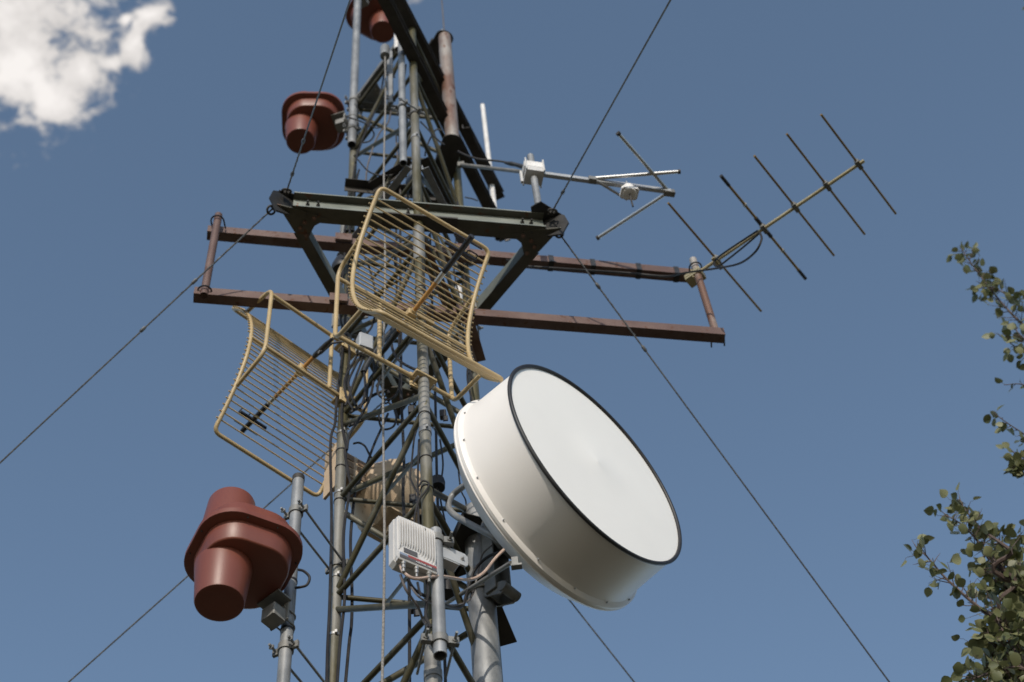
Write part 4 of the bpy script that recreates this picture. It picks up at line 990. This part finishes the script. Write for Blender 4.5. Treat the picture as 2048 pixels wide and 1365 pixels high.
# ------------------------------------------------------------------ aspen
def leaf_mat(name, c1, c2):
    mt = bpy.data.materials.new(name); mt.use_nodes = True; nt = mt.node_tree; b = nt.nodes['Principled BSDF']; N = nt.nodes.new; L = nt.links.new
    gi = N('ShaderNodeNewGeometry'); r = N('ShaderNodeValToRGB'); r.color_ramp.elements[0].color = (*c1, 1); r.color_ramp.elements[1].color = (*c2, 1)
    L(gi.outputs['Random Per Island'], r.inputs[0]); L(r.outputs[0], b.inputs['Base Color']); b.inputs['Roughness'].default_value = .5
    tr = N('ShaderNodeBsdfTranslucent'); L(r.outputs[0], tr.inputs[0]); mx = N('ShaderNodeMixShader'); mx.inputs[0].default_value = .22
    L(b.outputs[0], mx.inputs[1]); L(tr.outputs[0], mx.inputs[2]); L(mx.outputs[0], nt.nodes['Material Output'].inputs[0]); return mt
LEAF = leaf_mat('aspen_leaf', (.080, .092, .030), (.21, .21, .10))
BARK = mat('aspen_bark', (.30, .29, .24), (.42, .41, .35), 6, .8, 0, .35, .65, (1, 1, 3), .3, 40, (.05, .045, .04), 9, .62)
TWIG = mat('aspen_twig', (.060, .038, .032), (.11, .075, .062), 20, .7)
rnd = random.Random(11)
TX, TY = 6.2, 6.3
tree = thing('aspen_tree', 'aspen tree with small round leaves whose branches enter from the right edge', 'tree', (TX, TY, 0))
MB().tube([V((TX + .05 * math.sin(i * .9), TY + .04 * math.cos(i * 1.3), i * .9)) for i in range(16)], [.17 - .0095 * i for i in range(16)], 14).build('trunk', BARK, tree)
leaves = MB()
def leaf(p, d, size):
    # round leaf with a short tip, slightly folded, hanging off its stalk
    d = d.normalized(); up = V((rnd.uniform(-1, 1), rnd.uniform(-1, 1), rnd.uniform(-.6, 1))); s_ = d.cross(up)
    s_ = s_.normalized() if s_.length > .05 else frame_of(d)[0]; n_ = s_.cross(d); w = size * rnd.uniform(.42, .54); fold = rnd.uniform(.04, .2) * size
    o = p + d * size * .45
    prof = [(0, .12), (.10, .62), (.32, .97), (.58, .92), (.82, .55), (1.04, 0)]
    mid = [o + d * size * t for t, _ in prof]; lf = [o + d * size * t + s_ * w * x + n_ * fold * x for t, x in prof]; rt_ = [o + d * size * t - s_ * w * x + n_ * fold * x for t, x in prof]
    vs = mid + lf[:-1] + rt_[:-1]; k = len(prof); fs = []
    for i in range(k - 1):
        a, b_ = i, i + 1; l0, r0 = k + i, 2 * k - 1 + i
        if i < k - 2: fs += [(a, b_, l0 + 1, l0), (b_, a, r0, r0 + 1)]
        else: fs += [(a, b_, l0), (b_, a, r0)]
    leaves.add(vs, fs)
    stalks.tube([p, p + d * size * .3 + Z * -.002, o], [.0011, .0009, .0008], 4, cap=False)
stalks = MB()
twigs = MB()
def jitter(p, s_): return p + V((rnd.gauss(0, s_), rnd.gauss(0, s_), rnd.gauss(0, s_)))
def twig(p, d, ln, size, dens, depth=0):
    pts = [p]; dd = d.normalized(); n = max(2, int(ln / (.046 if dens < 2 else .036)))
    for i in range(n):
        dd = (dd + V((rnd.gauss(0, .16), rnd.gauss(0, .16), rnd.gauss(.03, .14)))).normalized(); pts.append(pts[-1] + dd * ln / n)
    twigs.tube(pts, [.0032 * (1 - .75 * i / n) for i in range(n + 1)], 5)
    for i in range(1, n + 1):
        for _ in range(dens if rnd.random() < .8 else 0):
            side = V((rnd.gauss(0, 1), rnd.gauss(0, 1), rnd.gauss(-.5, .8)))
            leaf(pts[i], (dd * .5 + side.normalized()), size * rnd.uniform(.7, 1.15))
        if depth < 1 and dens > 1 and rnd.random() < .5:
            twig(pts[i], dd + V((rnd.gauss(0, .7), rnd.gauss(0, .7), rnd.gauss(0, .5))), ln * rnd.uniform(.3, .5), size, dens, depth + 1)
def branch(pxs, r0, tl_, dens, step=.06, size=.05, start=0.0, spread=1.0):
    r0 *= .75; size *= 1.1
    pts = spline([P(*q) for q in pxs], 8); n = len(pts)
    o = MB().tube(pts, [(r0 + .022 * (1 - i / (n - 1)) ** 2.5) * (1 - .85 * i / (n - 1)) + .0016 for i in range(n)], 7).build('branch', TWIG, tree)
    acc = 0
    for i in range(1, n):
        acc += (pts[i] - pts[i - 1]).length; f = i / (n - 1)
        if f <= .06: acc = 0
        st = step if f > start else max(step * 2.4, .055)
        while acc > st:
            acc -= st; d = (pts[i] - pts[i - 1]).normalized()
            s_ = V((rnd.gauss(0, 1), rnd.gauss(0, 1), rnd.gauss(0, 1))) * spread; s_ = s_ - d * s_.dot(d)
            twig(pts[i], d * .6 + s_.normalized() * .9 * spread, tl_ * rnd.uniform(.6, 1.2) * (1.1 - .72 * f), size, dens)
    twig(pts[-1], pts[-1] - pts[-2], tl_ * .4, size, max(1, dens - 1))
def trunkpt(z): return V((TX, TY, z))
TR = lambda z: proj(trunkpt(z))
base1 = TR(5.6); base2 = TR(6.4); base3 = TR(8.2)
B1, B2, B3 = (*base1, TY), (*base2, TY), (*base3, TY)
branch([B1, (2160, 1370, 5.6), (2010, 1255, 5.35), (1945, 1205, 5.3), (1890, 1155, 5.28), (1855, 1115, 5.26), (1834, 1097, 5.26)], .010, .15, 1, .022, .050, .46)
branch([B2, (2160, 1270, 5.7), (2030, 1160, 5.5), (1970, 1100, 5.45), (1930, 1055, 5.4), (1895, 1032, 5.4)], .010, .15, 1, .022, .050, .44)
branch([B2, (2150, 1200, 5.6), (2020, 1100, 5.4), (1965, 1060, 5.4), (1932, 1022, 5.4), (1920, 1000, 5.4)], .009, .13, 1, .024, .048, .5)
branch([B1, (2170, 1440, 5.6), (2060, 1345, 5.3), (2005, 1340, 5.3), (1965, 1352, 5.25), (1945, 1360, 5.2)], .010, .16, 1, .020, .050, .46)
branch([B1, (2170, 1320, 5.9), (2080, 1260, 5.7), (2035, 1180, 5.7), (2010, 1120, 5.7), (2000, 1085, 5.7)], .010, .22, 2, .026, .050, .42)
branch([B1, (2170, 1510, 5.5), (2080, 1420, 5.3), (2040, 1320, 5.3), (2005, 1260, 5.3), (1990, 1225, 5.3)], .010, .20, 2, .026, .050, .42)
branch([B1, (2170, 1420, 6.0), (2080, 1330, 5.9), (2040, 1250, 5.9), (2030, 1200, 5.9)], .010, .24, 2, .030, .050, .45)
branch([B1, (2170, 1450, 5.8), (2090, 1380, 5.6), (2050, 1290, 5.6), (2040, 1140, 5.6)], .010, .24, 2, .030, .050, .45)
branch([B1, (2170, 1500, 5.8), (2090, 1440, 5.6), (2045, 1380, 5.5), (2010, 1330, 5.5)], .010, .20, 2, .030, .050, .45)
branch([B2, (2160, 1300, 5.8), (2060, 1210, 5.6), (2010, 1150, 5.5), (1975, 1115, 5.5), (1950, 1090, 5.5)], .010, .16, 1, .024, .050, .45)
branch([B1, (2170, 1440, 5.8), (2070, 1350, 5.5), (2020, 1310, 5.4), (1985, 1290, 5.4), (1962, 1262, 5.4)], .010, .15, 1, .024, .050, .48)
branch([B3, (2200, 780, 5.9), (2090, 690, 5.6), (2030, 635, 5.5), (1990, 590, 5.45), (1955, 545, 5.4), (1926, 503, 5.4)], .008, .15, 1, .020, .047, .45)
branch([B3, (2200, 700, 5.9), (2090, 660, 5.6), (2045, 620, 5.5), (2005, 585, 5.45), (1965, 570, 5.45)], .007, .15, 1, .024, .047, .45)
branch([B3, (2200, 820, 5.9), (2100, 740, 5.6), (2060, 690, 5.5), (2030, 660, 5.45)], .007, .17, 1, .018, .047, .45)
branch([B3, (2200, 800, 5.9), (2100, 740, 5.6), (2060, 715, 5.5), (2025, 690, 5.45), (2000, 672, 5.4)], .006, .08, 1, .03, .047, .55)
branch([B3, (2200, 860, 5.9), (2090, 795, 5.6), (2045, 770, 5.5), (2014, 770, 5.5)], .005, .05, 1, .06, .046, .72)
branch([B3, (2200, 910, 5.9), (2090, 890, 5.6), (2035, 860, 5.5), (1992, 830, 5.45)], .006, .07, 1, .035, .046, .62)
branch([B3, (2200, 990, 5.9), (2100, 970, 5.6), (2060, 935, 5.5), (2028, 905, 5.5)], .006, .10, 2, .025, .046, .55)
base4 = TR(10.6)
branch([(*base4, TY), (2230, 150, 6.1), (2130, 65, 5.9), (2062, 14, 5.7)], .005, .05, 1, .05, .042, .8)
nl = len(leaves.f); leaves.add(twigs.v, twigs.f); leaves.add(stalks.v, stalks.f)
lo = leaves.build('foliage', LEAF, tree, 70, [LEAF, TWIG], [0] * nl + [1] * (len(leaves.f) - nl))
